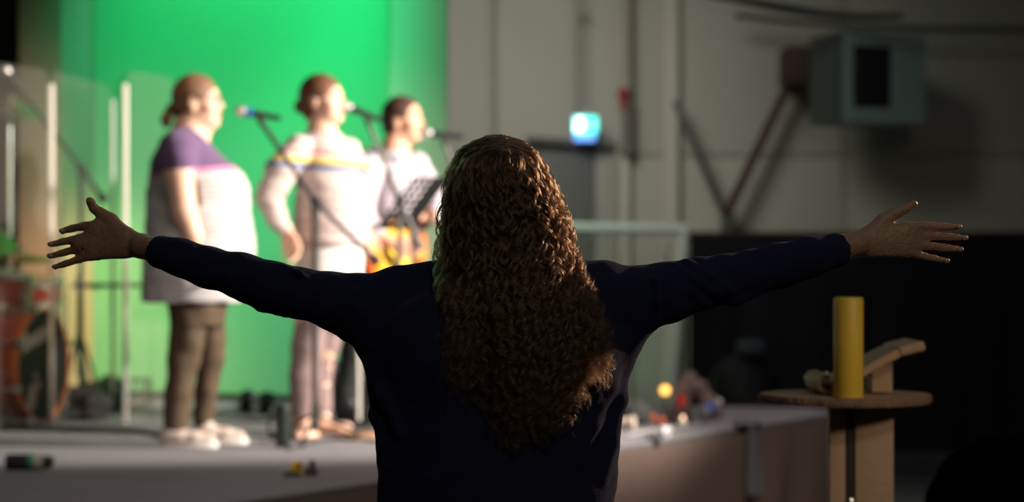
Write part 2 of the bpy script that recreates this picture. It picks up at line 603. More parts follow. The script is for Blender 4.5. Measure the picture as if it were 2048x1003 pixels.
def face_parts(G, body, s=1.0, mouth=True, glasses=False, brow=None):
    for sg in (-1, 1):
        e = obj('eye', MB().ball(G(0.078, sg * 0.031, 0.004), 0.012 * s, 14), M_eye, body)
        obj('iris', MB().ball(G(0.0865, sg * 0.031, 0.004), 0.0055 * s, 10), M_iris, e)
        if brow:
            obj('eyebrow', MB().tube([G(0.090, sg * 0.014, 0.023), G(0.091, sg * 0.030, 0.028), G(0.080, sg * 0.048, 0.023)], [0.003 * s, 0.004 * s, 0.002 * s], 6), brow, body)
    if mouth:
        obj('lips', MB().tube([G(0.087, -0.022, -0.058), G(0.0985, -0.008, -0.055), G(0.0985, 0.008, -0.055), G(0.087, 0.022, -0.058)], [0.003 * s, 0.005 * s, 0.005 * s, 0.003 * s], 8)
            .tube([G(0.087, -0.022, -0.060), G(0.097, -0.008, -0.068), G(0.097, 0.008, -0.068), G(0.087, 0.022, -0.060)], [0.003 * s, 0.0055 * s, 0.0055 * s, 0.003 * s], 8), M_lip, body)


def strands(name, pts, radius, m, parent, kind=None, label=None):
    """pts: array (n strands, k points, 3) in world coordinates"""
    n, k, _ = pts.shape
    off = np.array(world_loc(parent))
    hc = bpy.data.hair_curves.new(name)
    hc.add_curves([k] * n)
    hc.attributes['position'].data.foreach_set('vector', (pts - off).astype(np.float32).ravel())
    ra = hc.attributes.get('radius') or hc.attributes.new('radius', 'FLOAT', 'POINT')
    t = np.linspace(0, 1, k)
    r = radius * np.clip(1.15 - t ** 3, 0.25, 1)
    ra.data.foreach_set('value', np.tile(r, n).astype(np.float32))
    hc.materials.append(m)
    o = bpy.data.objects.new(name, hc); COL.objects.link(o)
    o.parent = parent
    if kind:
        o['kind'] = kind
    if label:
        o['label'] = label
    return o


# ================================================================== the hall
ST = 0.63      # height of the stage
fl = MB(); fl.box((1, 8, -0.05), (22, 24, 0.1)); struct('floor', fl, M_floor)
ce = MB(); ce.box((1, 8, 6.15), (22, 24, 0.1)); struct('ceiling', ce, M_ceil)
BW = 18.0
wb = MB(); wb.box((1, BW + 0.15, 3.05), (22, 0.2, 6.1)); wall_back = struct('wall_back', wb, M_wall)
struct('wall_left', MB().box((-9.9, 8, 3.05), (0.2, 24, 6.1)), M_wall)
struct('wall_right', MB().box((11.9, 8, 3.05), (0.2, 24, 6.1)), M_wall)
struct('wall_front', MB().box((1, -3.9, 3.05), (22, 0.2, 6.1)), M_wall)


def X18(px, d=BW):
    return (px - 1024) * d / F


def Z18(py, d=BW):
    return HC - (py - HY) * d / F


cols = [-700, -200, 300, 700, 985, 1152, 1340, 1690, 2060, 2450, 2900]
for a, b in zip(cols[:-1], cols[1:]):
    for (y0, y1) in ((1003, 312), (312, -500)):
        x0, x1 = X18(a) + .006, X18(b) - .006
        z0, z1 = Z18(y0) + .006, Z18(y1) - .006
        z0 = max(z0, 0.0)
        if y0 == 1003:
            z0 = 0.0
            if a == 985 or a == 1152:      # beside and above the doorway
                if a == 985:
                    x1 = X18(1018)
                else:
                    x0 = X18(1238)
        mb = MB(); mb.bbox(((x0 + x1) / 2, BW + 0.03, (z0 + z1) / 2), (x1 - x0, 0.06, z1 - z0), 0.006)
        struct('wall_panel', mb, M_wall, wall_back)
# panel over the door
mb = MB(); mb.bbox(((X18(1018) + X18(1238)) / 2, BW + 0.03, (Z18(312) + Z18(288)) / 2), (X18(1238) - X18(1018), 0.06, Z18(288) - Z18(312)), 0.004)
struct('wall_panel', mb, M_wall, wall_back)
# pale pilasters and service pipes
for (a, b, y0, y1, m) in ((1326, 1356, 1003, -500, M_pil), (1240, 1258, 1003, 312, M_pil)):
    mb = MB(); mb.bbox((X18((a + b) / 2), BW - 0.05, (max(0, Z18(y0)) + Z18(y1)) / 2), (X18(b) - X18(a), 0.1, Z18(y1) - max(0, Z18(y0))), 0.008)
    struct('trim_1' if a == 1326 else 'trim_2', mb, m)

# door
door = MB()
dz = Z18(292)
door.box((X18(1024), BW - 0.03, dz / 2), (0.05, 0.16, dz)).box((X18(1233), BW - 0.03, dz / 2), (0.05, 0.16, dz)).box((X18(1128), BW - 0.03, dz + 0.035), (0.92, 0.18, 0.07))
M_doorleaf = mat('grey_door', (0.13, 0.13, 0.12), 0.55, noise=0.08)
M_doorpale = mat('pale_door_frame', (0.36, 0.34, 0.29), 0.6, noise=0.06)
M_lintel = mat('dark_lintel', (0.12, 0.12, 0.11), 0.6)
dr = struct('door_1', MB().bbox((X18(1108), BW - 0.01, dz / 2), (0.66, 0.04, dz - 0.01), 0.004), M_doorleaf)
obj('door_frame', MB().box((X18(1024), BW - 0.03, dz / 2), (0.04, 0.14, dz)).box((X18(1234), BW - 0.03, dz / 2), (0.04, 0.14, dz)), M_doorpale, dr)
obj('side_leaf', MB().bbox((X18(1211), BW - 0.015, dz / 2), (0.17, 0.03, dz - 0.01), 0.004), M_doorpale, dr, label='paler narrow side leaf of the door')
obj('lintel', MB().box((X18(1140), BW - 0.07, dz + 0.03), (0.72, 0.16, 0.05), Matrix.Rotation(math.radians(3.5), 3, 'Y')), M_lintel, dr)
obj('door_handle', MB().tube([(X18(1062), BW - 0.04, 1.05), (X18(1062), BW - 0.09, 1.05), (X18(1085), BW - 0.09, 1.05)], 0.01, 8), M_chrome, dr)

# conduit, rod, pipe on the wall
c1 = obj('wall_conduit', MB().tube([(X18(986, 17.94), 17.94, 1.9), (X18(982, 17.94), 17.94, 3.0), (X18(984, 17.94), 17.94, 6.0)], 0.028, 8), mat('olive_grey_paint', (0.42, 0.40, 0.33), 0.7, noise=.08))
tag(c1, 'olive grey vertical conduit on the back wall beside the green backdrop', 'pipe')
c2 = obj('hanging_rod', MB().tube([(X18(1156, 17.8), 17.8, Z18(236, 17.8)), (X18(1155, 17.8), 17.8, 6.1)], 0.016, 8).tube([(X18(1148, 17.8), 17.8, Z18(20, 17.8)), (X18(1166, 17.8), 17.8, Z18(20, 17.8))], 0.03, 8), mat('grey_olive_rod', (0.38, 0.36, 0.31), 0.7))
tag(c2, 'thin grey rod from which the lit exit sign hangs', 'rod')
c3 = thing('downpipe', 'brown vertical pipe with a dark lower sleeve next to the exit door', 'pipe', (X18(1256, 17.9), 17.9, 2.2))
obj('pipe_run', MB().tube([(X18(1256, 17.9), 17.88, Z18(310)), (X18(1252, 17.9), 17.88, 6.0)], 0.035, 10), mat('olive_brown_paint', (0.38, 0.34, 0.26), 0.7, noise=.1), c3)
obj('sleeve', MB().tube([(X18(1256, 17.9), 17.88, Z18(312)), (X18(1255, 17.9), 17.88, Z18(205))], 0.05, 12), mat('dark_olive', (0.20, 0.18, 0.14), 0.7, noise=.1), c3)
al = thing('fire_bell', 'dark red fire bell on the brown pipe above the doorway level', 'alarm', (X18(1247, 17.8), 17.8, Z18(190)))
obj('bell_dome', MB().lathe([(0.05, 0), (0.05, 0.03), (0.04, 0.045), (0.015, 0.055), (0.0, 0.055)], (X18(1247, 17.8), 17.84, Z18(190)), (0, -1, 0), 24), M_red, al)
obj('bell_base', MB().bbox((X18(1247, 17.84), 17.85, Z18(203)), (0.06, 0.06, 0.16), 0.008), M_red, al)

# exit sign
ex = thing('exit_sign', 'glowing blue-green exit sign hanging over the dark doorway', 'exit sign', (X18(1170, 17.7), 17.7, Z18(232, 17.7)))
M_exg = emis('exit_green_glow', (0.04, 0.85, 0.75), 2.0)
M_exw = emis('exit_white_glow', (0.80, 1.0, 1.0), 5.0)
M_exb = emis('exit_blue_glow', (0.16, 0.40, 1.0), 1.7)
cx, cz, yy = X18(1171, 17.7), Z18(249, 17.7), 17.7
obj('housing', MB().bbox((cx, yy + 0.035, cz), (0.205, 0.05, 0.15), 0.006).box((cx, yy + 0.03, cz + 0.085), (0.03, 0.03, 0.03)), M_white, ex)
obj('lit_face', MB().box((cx, yy + 0.005, cz), (0.19, 0.006, 0.135)), M_exg, ex)
# running figure, doorway and arrow
fig = MB()
fx = cx - 0.048
T = lambda pts, r: fig.tube([(fx + a, yy - 0.001, cz + b) for a, b in pts], r, 6)
fig.lathe([(0.013, 0), (0.013, 0.004), (0.0, 0.004)], (fx + 0.010, yy, cz + 0.045), (0, -1, 0), 14)
T([(0.004, 0.028), (-0.004, -0.006)], 0.011)
T([(-0.004, -0.008), (0.018, -0.022), (0.014, -0.048)], 0.008)
T([(-0.006, -0.008), (-0.014, -0.030), (-0.036, -0.034)], 0.008)
T([(0.006, 0.026), (0.026, 0.010), (0.036, 0.022)], 0.006)
T([(0.002, 0.026), (-0.018, 0.022), (-0.026, 0.004)], 0.006)
obj('running_figure', fig, M_exw, ex)
dd = MB(); dd.box((cx - 0.048, yy + 0.0015, cz), (0.082, 0.002, 0.118))
obj('doorway_symbol', dd, emis('exit_pale_glow', (0.55, 1.0, 0.95), 2.6), ex)
ar = MB(); ar.slab([(cx + 0.015, yy - .001, cz + 0.014), (cx + 0.05, yy - .001, cz + 0.014), (cx + 0.05, yy - .001, cz + 0.038), (cx + 0.085, yy - .001, cz), (cx + 0.05, yy - .001, cz - 0.038), (cx + 0.05, yy - .001, cz - 0.014), (cx + 0.015, yy - .001, cz - 0.014)], (0, 0.003, 0))
obj('arrow_symbol', ar, emis('exit_aqua_glow', (0.35, 1.0, 0.9), 2.0), ex)
obj('cast_glow', MB().bbox((cx - .005, yy + 0.03, cz - 0.103), (0.17, 0.05, 0.05), 0.008), M_exb, ex)  # glowing block stands in for the blue light cast below the sign

# boxy wall unit with folding braces
wu = thing('wall_unit', 'grey-green boxy unit with a square black opening high on the dim wall', 'wall unit', (X18(1760, 16.9), 16.9, Z18(245, 17)))
Rz = Matrix.Rotation(math.radians(22), 3, 'Z')
UC = Vector((X18(1738, 17.0), 17.05, Z18(157, 16.9)))
U = lambda x, y, z: UC + Rz @ Vector((x, y, z))
WU = MB()
W2, H2, D2 = 0.35, 0.345, 0.27
ox0, ox1, oz0, oz1 = -0.29, 0.06, -0.235, 0.235
WU.box(U(0, 0.02, 0), (2 * W2, 2 * D2 - .04, 2 * H2), Rz)
WU.box(U((-W2 + ox0) / 2, -D2 + .02, 0), (ox0 + W2, 0.04, 2 * H2), Rz).box(U((W2 + ox1) / 2, -D2 + .02, 0), (W2 - ox1, 0.04, 2 * H2), Rz)
WU.box(U((ox0 + ox1) / 2, -D2 + .02, (H2 + oz1) / 2), (ox1 - ox0, 0.04, H2 - oz1), Rz).box(U((ox0 + ox1) / 2, -D2 + .02, -(H2 + oz1) / 2), (ox1 - ox0, 0.04, H2 - oz1), Rz)
obj('housing', WU, M_boxgreen, wu)
obj('shaded_side', MB().bbox(U(-W2 - .006, 0.02, 0), (0.012, 2 * D2 - .05, 2 * H2 - .01), 0.004, Rz), mat('shaded_green_enamel', (.07, .09, .08), .6), wu, label='shaded side of the boxy unit, painted dark')  # darker panel puts the shade of this side into its colour
obj('opening_grille', MB().bbox(U((ox0 + ox1) / 2, -D2 + 0.035, 0), (ox1 - ox0, 0.01, oz1 - oz0), 0.003, Rz), M_dark, wu)
for ox_, oz_ in ((-.25, .1), (.3, -.1)):
    obj('wall_bracket', MB().box((UC.x + ox_, 17.65, UC.z + oz_), (0.12, 0.72, 0.12)), M_rust, wu)
fb = thing('folding_frame', 'V-shaped folding steel frame fixed low on the back wall', 'steel frame', (X18(1455, 17.7), 17.7, Z18(455, 17.7)))
obj('strut', MB().bbox(tuple((P(1403, 322, 17.75))), (0.055, 0.05, 1.06), 0.008, Matrix.Rotation(math.radians(-23.6), 3, 'Y')), M_steelgrey, fb, label='grey strut')
obj('strut', MB().bbox(tuple((P(1528, 272, 17.7))), (0.075, 0.07, 1.43), 0.008, Matrix.Rotation(math.radians(25.5), 3, 'Y')), M_rust, fb, label='rust-brown strut')
obj('foot_bracket', MB().bbox(tuple(P(1455, 448, 17.78)), (0.10, 0.2, 0.17), 0.01).bbox(tuple(P(1455, 472, 17.85)), (0.2, 0.16, 0.05), 0.01), M_steelgrey, fb)
obj('top_bracket', MB().bbox(tuple(P(1592, 135, 17.72)), (0.22, 0.5, 0.30), 0.02), M_rust, fb)
cb = obj('sagging_cable_duct', MB().tube([P(1400, -14, 16.5), P(1480, 0, 16.5), P(1560, 15, 16.5), P(1640, 28, 16.5), P(1720, 34, 16.5), P(1805, 33, 16.5)], [.02, .03, .035, .03, .028, .02], 10), M_dark)
tag(cb, 'thick dark cable sagging across the top of the back wall', 'cable')
cb = obj('thin_cable', MB().tube([P(1470, 30, 17.6), P(1560, 42, 17.6), P(1700, 52, 17.6), P(1880, 58, 17.6), P(2080, 60, 17.6)], 0.022, 8), mat('dusty_cable', (0.05, 0.05, 0.045), .8))
tag(cb, 'thinner dark cable running above the boxy wall unit', 'cable')

# low black curtain in front of the wall
def pleats(p0, p1, z0, z1, wav, amp, n, thick=0.012, fall=0.0, seed=1, ztop=None):
    rg = np.random.default_rng(seed)
    mb = MB(); rows = 14
    p0 = Vector(p0); p1 = Vector(p1)
    d = (p1 - p0); L = d.length; d.normalize(); nn = Vector((d.y, -d.x, 0))
    ph = rg.uniform(0, 6, 4)
    V = []
    for side in (0, 1):
        for j in range(rows + 1):
            t = j / rows
            for i in range(n + 1):
                s_ = i / n * L
                a = amp * (0.15 + 0.85 * t) * (math.sin(s_ / wav * 6.28 + ph[0] + 0.5 * math.sin(t * 2 + ph[1])) + .5 * math.sin(s_ / wav * 2.7 * 3.14 + ph[2] + t * 1.3))
                zt = z1
                z = zt + (z0 - zt) * t
                q = p0 + d * s_ + nn * (a + fall * t + (thick if side else 0))
                V.append((q.x, q.y, z))
    F_ = []
    w_ = n + 1; off = (rows + 1) * w_
    for j in range(rows):
        for i in range(n):
            a = j * w_ + i
            F_.append((a, a + 1, a + 1 + w_, a + w_)); F_.append((off + a, off + a + w_, off + a + w_ + 1, off + a + 1))
    for i in range(n):
        F_.append((i, off + i, off + i + 1, i + 1)); a = rows * w_ + i; F_.append((a, a + 1, off + a + 1, off + a))
    for j in range(rows):
        a = j * w_; F_.append((a, a + w_, off + a + w_, off + a)); a = j * w_ + n; F_.append((a, off + a, off + a + w_, a + w_))
    mb.add(V, F_)
    return mb


ct = thing('low_curtain', 'long black curtain hung on a low rail along the back wall', 'curtain', (3.5, 16.6, 0))
obj('cloth', pleats((P(1378, 0, 16.6).x, 16.6, 0), (8.5, 16.6, 0), 0.02, 1.655, 0.34, 0.03, 260), M_navycloth, ct)
obj('rail', MB().tube([(P(1378, 0, 16.6).x - .02, 16.6, 1.66), (8.55, 16.6, 1.66)], 0.018, 10), mat('dark_red_rail', (0.05, 0.015, 0.012), 0.6), ct)
for x in (P(1378, 0, 16.6).x - .02, 3.6, 6.1, 8.5):
    obj('post', MB().tube([(x, 16.66, 0.0), (x, 16.66, 1.66)], 0.018, 8).box((x, 16.66, 0.015), (0.3, 0.3, 0.03)), M_dark, ct)

# small goal
M_goal = mat('goal_white', (0.85, 0.92, 0.84), 0.4)
gl = thing('training_goal', 'small white goal with net standing in front of the back wall', 'goal', (P(1370, 0, 15.9).x, 15.9, 0))
gd = 15.9
gT = lambda px, py, dy=0: P(px, py, gd) + Vector((0, dy, 0))
bot = HY + HC * F / gd
obj('crossbar', MB().tube([gT(950, 452), gT(1374, 458)], 0.036, 12), M_goal, gl)
pb = gT(1334, bot); pb.z = 0.02
obj('post', MB().tube([gT(1369, 456), pb], 0.036, 12), M_goal, gl)
pb2 = gT(930, bot); pb2.z = 0.02
obj('post', MB().tube([gT(955, 456), pb2], 0.036, 12), M_goal, gl)
bk1 = pb + Vector((-0.1, 0.55, 0)); bk2 = pb2 + Vector((0.05, 0.55, 0))
t1 = gT(1369, 458) + Vector((-0.08, 0.22, 0)); t2 = gT(957, 458) + Vector((0.05, 0.22, 0))
obj('back_frame', MB().tube([gT(1369, 458), t1, bk1, bk2, t2, gT(957, 458)], 0.016, 8).tube([pb, bk1], .016, 8).tube([pb2, bk2], .016, 8), M_white, gl)
net = MB()
for i in range(26):
    s_ = i / 25
    a = t2.lerp(t1, s_); b = bk2.lerp(bk1, s_)
    net.tube([gT(957, 458).lerp(gT(1369, 458), s_), a, a.lerp(b, .5) + Vector((0, .05, -.02)), b], 0.0035, 3, False)
for j in range(1, 22):
    s_ = j / 22
    a = t2.lerp(bk2, s_); b = t1.lerp(bk1, s_)
    net.tube([a, a.lerp(b, .5) + Vector((0, .04, -.01)), b], 0.0035, 3, False)
obj('net', net, mat('grey_green_net', (0.35, 0.42, 0.36), .9), gl, kind='stuff')

# dark covered cart
cvt = thing('covered_cart', 'dark round-topped covered cart in front of the black curtain', 'cart', (P(1490, 0, 15.2).x, 15.2, 0))
cc = P(1490, 0, 15.2).x
S = Sculpt((cc - .4, 14.8, 0.05), (cc + .4, 15.6, 1.0), 0.02)
S.ell((cc, 15.2, 0.50), (0.25, 0.24, 0.34), .03); S.loft([(0.10, cc, 15.2, .28, .26), (0.5, cc, 15.2, .25, .24)], .03)
S.wrinkle((cc - .4, 14.8, 0.05), (cc + .4, 15.6, 1.0), 0.008, 18, 3)
S.build('cover', M_dark, cvt)
for sx in (-1, 1):
    for sy in (-1, 1):
        obj('caster', MB().lathe([(0.0, -0.015), (0.045, -0.015), (0.045, 0.015), (0.0, 0.015)], (cc + sx * .19, 15.2 + sy * .17, 0.045), (1, 0, 0), 14).box((cc + sx * .19, 15.2 + sy * .17, 0.09), (0.05, .05, .06)), M_blackmetal, cvt)
obj('folded_cloth', MB().bbox((cc + .03, 15.12, 0.86), (0.15, 0.2, 0.10), 0.03, Matrix.Rotation(.3, 3, 'Z')), mat('dim_grey_blue_cloth', (0.10, 0.12, 0.14), .9), cvt)

# ------------------------------------------------------------------ stage
poly = [(-2.6, 4.8), (1.82, 12.05), (1.66, 12.4), (0.0, 12.75), (-0.4, 13.6), (-3.2, 14.6), (-6.5, 14.6), (-6.5, 4.8)]
stage = struct('stage_floor', MB().prism(poly, ST - 0.09, ST - 0.012), mat('stage_edge_timber', (0.09, 0.08, 0.075), .7))
# carpet in lengths
ed = (Vector((1.82, 12.05, 0)) - Vector((-2.6, 4.8, 0))).normalized()
nn = Vector((-ed.y, ed.x, 0))
import bmesh


def clip(poly_, p, n_):
    out = []
    for i in range(len(poly_)):
        a = Vector((*poly_[i], 0)); b = Vector((*poly_[(i + 1) % len(poly_)], 0))
        da = (a - p).dot(n_); db = (b - p).dot(n_)
        if da >= 0:
            out.append((a.x, a.y))
        if (da > 0) != (db > 0):
            q = a.lerp(b, da / (da - db)); out.append((q.x, q.y))
    return out


o0 = Vector((-2.6, 4.8, 0))
for k in range(4):
    pl = clip(poly, o0 + nn * (k * 2.0 + .004), nn) if k else list(poly)
    pl = clip(pl, o0 + nn * ((k + 1) * 2.0 - .004), -nn)
    if len(pl) > 2:
        struct('carpet_strip', MB().prism(pl, ST - 0.012, ST), M_carpet, stage)
# legs of the platform
for p in ((-2.5, 5.2), (-1.2, 7.4), (0.2, 9.7), (1.5, 11.9), (-3.5, 6), (-3.2, 9.5), (-2.0, 12), (-6.2, 5.2), (-6.2, 14.2), (-0.6, 13.2)):
    obj('stage_leg', MB().tube([(p[0], p[1], 0), (p[0], p[1], ST - .09)], 0.03, 8), M_blackmetal, stage)
# skirt
a0 = Vector((-2.62, 4.8, 0)); e1 = Vector((1.85, 12.07, 0))
out = Vector((ed.y, -ed.x, 0)) * 0.03
jn = Vector((1.15, 10.93, 0))
sk = thing('stage_skirt', 'brown cloth skirt hanging in soft folds along the stage front', 'stage skirt', (0.0, 9.0, 0))
obj('cloth_length', pleats(a0 + out, jn + out, 0.01, ST - 0.03, 0.9, 0.016, 260, seed=3), M_skirt, sk)
obj('cloth_length', pleats(jn + out * 1.2 + ed * 0.02, e1 + out, 0.01, ST - 0.03, 0.5, 0.02, 60, seed=5), M_skirt, sk)
obj('seam_edge', pleats(jn + out * 1.6 - ed * .05, jn + out * 1.6 + ed * 0.05, 0.02, ST - 0.02, 0.2, 0.01, 8, seed=8), mat('pale_hem', (0.14, 0.10, 0.085), .8), sk)

# backdrop
B0 = P(120, 0, 13.55); B1 = P(186, 0, 13.40); B2 = P(776, 0, 12.62); B3 = P(893, 0, 12.60)


def panel(p, q, z0, z1, th):
    p = Vector((p.x, p.y, 0)); q = Vector((q.x, q.y, 0)); d = (q - p).normalized(); n_ = Vector((-d.y, d.x, 0)) * th
    return MB().prism([(p.x, p.y), (q.x, q.y), ((q + n_).x, (q + n_).y), ((p + n_).x, (p + n_).y)], z0, z1)


M_green = mat('green_lit_backdrop', (0.20, 0.60, 0.33), 0.9, noise=0.03, nscale=1.5)  # green light on a pale wall, partly put into the base colour
M_wing = mat('pale_green_flat', (0.58, 0.60, 0.46), 0.9, noise=0.05, nscale=2)
bd = struct('backdrop', panel(B1, B2, ST, 3.9, 0.03), M_green)
struct('side_panel', panel(B0, B1 + Vector((.02, .03, 0)), ST, 3.9, 0.04), M_wing, bd)
struct('side_panel', panel(B2 + Vector((-.02, .03, 0)), B3, ST, 3.9, 0.04), M_wing, bd)
struct('foot_batten', panel(B1 + Vector((0, -.03, 0)), B2 + Vector((0, -.03, 0)), ST, ST + .04, 0.03), M_dark, bd)
cl_ = MB(); a = P(38, 0, 13.5).x; b = P(118, 0, 13.5).x
cl_.bbox(((a + b) / 2, 13.6, ST + 2.4), (b - a, 0.25, 4.8), 0.01)
struct('column', cl_, M_brownpost)
st_c = thing('side_curtain', 'black floor-length curtain at the far side of the stage behind the drums', 'curtain', (-4.2, 14.2, ST))
obj('cloth', pleats((-6.2, 14.1, 0), (P(60, 0, 14.1).x, 14.1, 0), ST + .02, 5.2, 0.3, 0.03, 120, seed=11), M_blackcloth, st_c)
obj('rail', MB().tube([(-6.3, 14.1, 5.22), (P(60, 0, 14.1).x, 14.1, 5.22)], 0.02, 8).tube([(-6.25, 14.15, ST), (-6.25, 14.15, 5.22)], .02, 8).tube([(P(60, 0, 14.1).x, 14.15, ST), (P(60, 0, 14.1).x, 14.15, 5.22)], .02, 8), M_dark, st_c)

# ================================================================== the woman with outstretched arms, seen from behind
WD = 4.0
wo = thing('person', 'person in navy sweater with long curly hair, arms stretched wide, seen from behind', 'person', (-0.03, WD, 0))


def Wp(px, py, dy=0.0, r=None):
    p = P(px, py, WD + dy)
    return (p.x, p.y, p.z) if r is None else (p.x, p.y, p.z, r * WD / F)


cx0 = Wp(1000, 0)[0]
S = Sculpt((-0.92, 3.72, -0.01), (0.90, 4.42, 1.74), 0.0045)
G = head(S, (cx0 + .004, WD + 0.045, 1.553), (0.02, 1, 0.06), (0, 0, 1), 0.96)
S.cone((cx0, WD + .005, 1.50), (cx0, WD + 0.0, 1.38), 0.055, 0.058, 0.03)
S.loft([(0.86, cx0, WD, .16, .11), (1.0, cx0, WD, .15, .10), (1.15, cx0, WD, .15, .105), (1.3, cx0, WD, .165, .105), (1.40, cx0, WD, .14, .07)], 0.03, cap=.01)
AL = [(905, 600, 0.0, 42), (800, 604, 0.0, 42), (700, 606, 0.0, 44), (620, 595, 0.02, 40), (545, 572, 0.03, 38), (480, 552, 0.05, 36), (400, 530, .075, 29), (325, 505, .097, 24.5), (282, 492, .12, 24.5)]
AR = [(1100, 596, 0, 42), (1200, 598, 0, 42), (1270, 604, 0, 44), (1340, 590, 0.02, 40), (1420, 566, .04, 38), (1500, 545, .06, 35), (1600, 518, .087, 28), (1675, 497, .108, 24.5), (1715, 488, .12, 24.5)]
for A in (AL, AR):
    S.chain([Wp(a, b, c, r) for a, b, c, r in A], 0.02)
# her left hand (palm forward, thumb up)
HY0 = .13
fl_n = (0.25, 1, 0)
for (a, ra, b, rb, kk) in [((285, 492), 25, (250, 484), 25, .01), ((255, 468), 14, (192, 449), 12, .012), ((250, 480), 17, (186, 471), 12.5, .012), ((248, 492), 17, (180, 492), 12.5, .012), ((248, 502), 14, (182, 511), 11.5, .012)]:
    S.cone(Wp(*a, HY0), Wp(*b, HY0 + .01), ra * WD / F, rb * WD / F, kk, ((0, 1, 0), .72))
for pts in ([(190, 450, .0, 11), (166, 452, .01, 9.5), (142, 457, .018, 8.4), (124, 462, .022, 7)],
            [(186, 471, .0, 11), (155, 477, .008, 9), (125, 483, .014, 8.2), (101, 489, .016, 6.6)],
            [(182, 491, .0, 11), (152, 498, .008, 9), (122, 506, .014, 8), (100, 512, .014, 6.4)],
            [(184, 510, .0, 10.5), (158, 518, .006, 8.6), (130, 527, .010, 7.6), (109, 534, .012, 6)]):
    S.chain([Wp(a, b, HY0 + .01 + c, r) for a, b, c, r in pts], 0.003)
S.chain([Wp(a, b, HY0 + c, r) for a, b, c, r in [(248, 468, .005, 17), (222, 440, .014, 14.5), (203, 427, .016, 11.5), (187, 416, .012, 9.5), (181, 403, .008, 8.2), (178, 400, .006, 7.5)]], .006)
for (a, b) in (((194, 461), (176, 464)), ((186, 484), (152, 489)), ((186, 501), (166, 507))):
    S.cone(Wp(*a, HY0 + .008), Wp(*b, HY0 + .012), .0105, .0075, .003)
for (a, b) in (((1806, 463), (1832, 462)), ((1810, 480), (1836, 481)), ((1808, 497), (1832, 500))):
    S.cone(Wp(*a, HY0 + .008), Wp(*b, HY0 + .012), .0105, .0075, .003)
# her right hand
for (a, ra, b, rb, kk) in [((1705, 489), 25, (1740, 482), 26, .01), ((1738, 470), 16, (1812, 455), 12, .012), ((1740, 480), 18, (1818, 471), 12.5, .012), ((1742, 490), 17, (1818, 488), 12, .012), ((1740, 500), 14, (1812, 505), 11, .012)]:
    S.cone(Wp(*a, HY0), Wp(*b, HY0 + .01), ra * WD / F, rb * WD / F, kk, ((0, 1, 0), .72))
for pts in ([(1812, 454, .0, 11), (1852, 452, .01, 9.6), (1888, 453, .014, 8.6), (1914, 454, .014, 7)],
            [(1818, 471, .0, 11), (1858, 471, .012, 9.2), (1898, 473, .018, 8.2), (1925, 475, .02, 6.8)],
            [(1818, 488, .0, 11), (1856, 491, .008, 9), (1892, 495, .014, 8), (1916, 498, .016, 6.8)],
            [(1812, 504, .0, 10.5), (1842, 511, .006, 8.6), (1870, 517, .010, 7.6), (1889, 521, .012, 6.4)]):
    S.chain([Wp(a, b, HY0 + .01 + c, r) for a, b, c, r in pts], 0.003)
S.chain([Wp(a, b, HY0 + c, r) for a, b, c, r in [(1740, 468, .005, 18), (1768, 440, .012, 15), (1792, 425, .014, 12), (1812, 417, .012, 10), (1829, 407, .008, 8)]], .006)
# hips and legs (below the picture)
for sx in (-1, 1):
    S.chain([(cx0 + sx * .09, WD, .9, .085), (cx0 + sx * .095, WD + .01, .5, .055), (cx0 + sx * .10, WD - .01, .09, .036), (cx0 + sx * .105, WD + .10, .035, .03)], .02)
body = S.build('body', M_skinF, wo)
face_parts(G, body, .98)
# nails
for (a, b) in ((124, 461), (101, 488), (100, 511), (110, 533)):
    obj('fingernail', MB().ball(Wp(a, b, HY0 + .022), (0.0062, .0052, .0048), 10), mat('nail', (.55, .36, .28), .25), body)
for (a, b, q) in ((1918, 453, .012), (1930, 475, .018), (1921, 498, .014), (1893, 521, .010)):
    obj('fingernail', MB().ball(Wp(a, b, HY0 + q), (0.0064, .0052, .0052), 10), mat('nail', (.55, .36, .28), .25), body)
rp = Wp(168, 495, HY0 + .014)
rv = MB(); rv_ax = Vector((-1, 0, -.22)).normalized(); qq = rv_ax.to_track_quat('Z', 'Y')
ring = []
for i in range(29):
    th = i / 28 * 6.2832
    ring.append(Vector(rp) + qq @ Vector((math.cos(th) * .0101, math.sin(th) * .0101, 0)))
rb = MB()
for dd_ in (-.0015, .0015):
    rb.tube([p + rv_ax * dd_ for p in ring], 0.0013, 6, False)
obj('ring', rb, M_gold, wo, label='gold ring on the left ring finger')

# sweater
S = Sculpt((-0.72, 3.74, 0.84), (0.70, 4.22, 1.56), 0.0042)
zz = lambda py: Wp(0, py)[2]
xx = lambda px: Wp(px, 0)[0]
secs = []
for py, xl, xr, ry in [(1090, 752, 1222, .150), (1003, 757, 1225, .145), (950, 753, 1234, .145), (900, 750, 1239, .142), (850, 748, 1243, .140), (800, 746, 1246, .138), (760, 741, 1250, .136), (720, 734, 1256, .132), (690, 728, 1262, .128), (650, 735, 1255, .122), (610, 770, 1220, .110), (575, 820, 1180, .090), (555, 860, 1160, .068), (540, 900, 1120, .045)]:
    secs.append((zz(py), xx((xl + xr) / 2), WD + .005, (xr - xl) / 2 * WD / F, ry))
S.loft(secs, 0.02, p=2.3)
SL = [(940, 600, 0, 44), (850, 602, 0.0, 50), (770, 610, 0, 62), (715, 609, 0.0, 63), (660, 600, .01, 57), (600, 587, 0.02, 51), (545, 572, 0.03, 48), (480, 551, 0.05, 47), (420, 536, .07, 42.5), (360, 515, .09, 38), (322, 504, .10, 34.5)]
SR = [(1070, 598, 0, 44), (1160, 592, 0, 55), (1220, 598, 0, 63), (1275, 597, 0.0, 63), (1330, 587, .01, 58), (1400, 568, .03, 51), (1450, 557, .045, 49), (1500, 545, .06, 46), (1560, 529, .08, 43), (1620, 512, .09, 39), (1672, 498, .11, 35)]
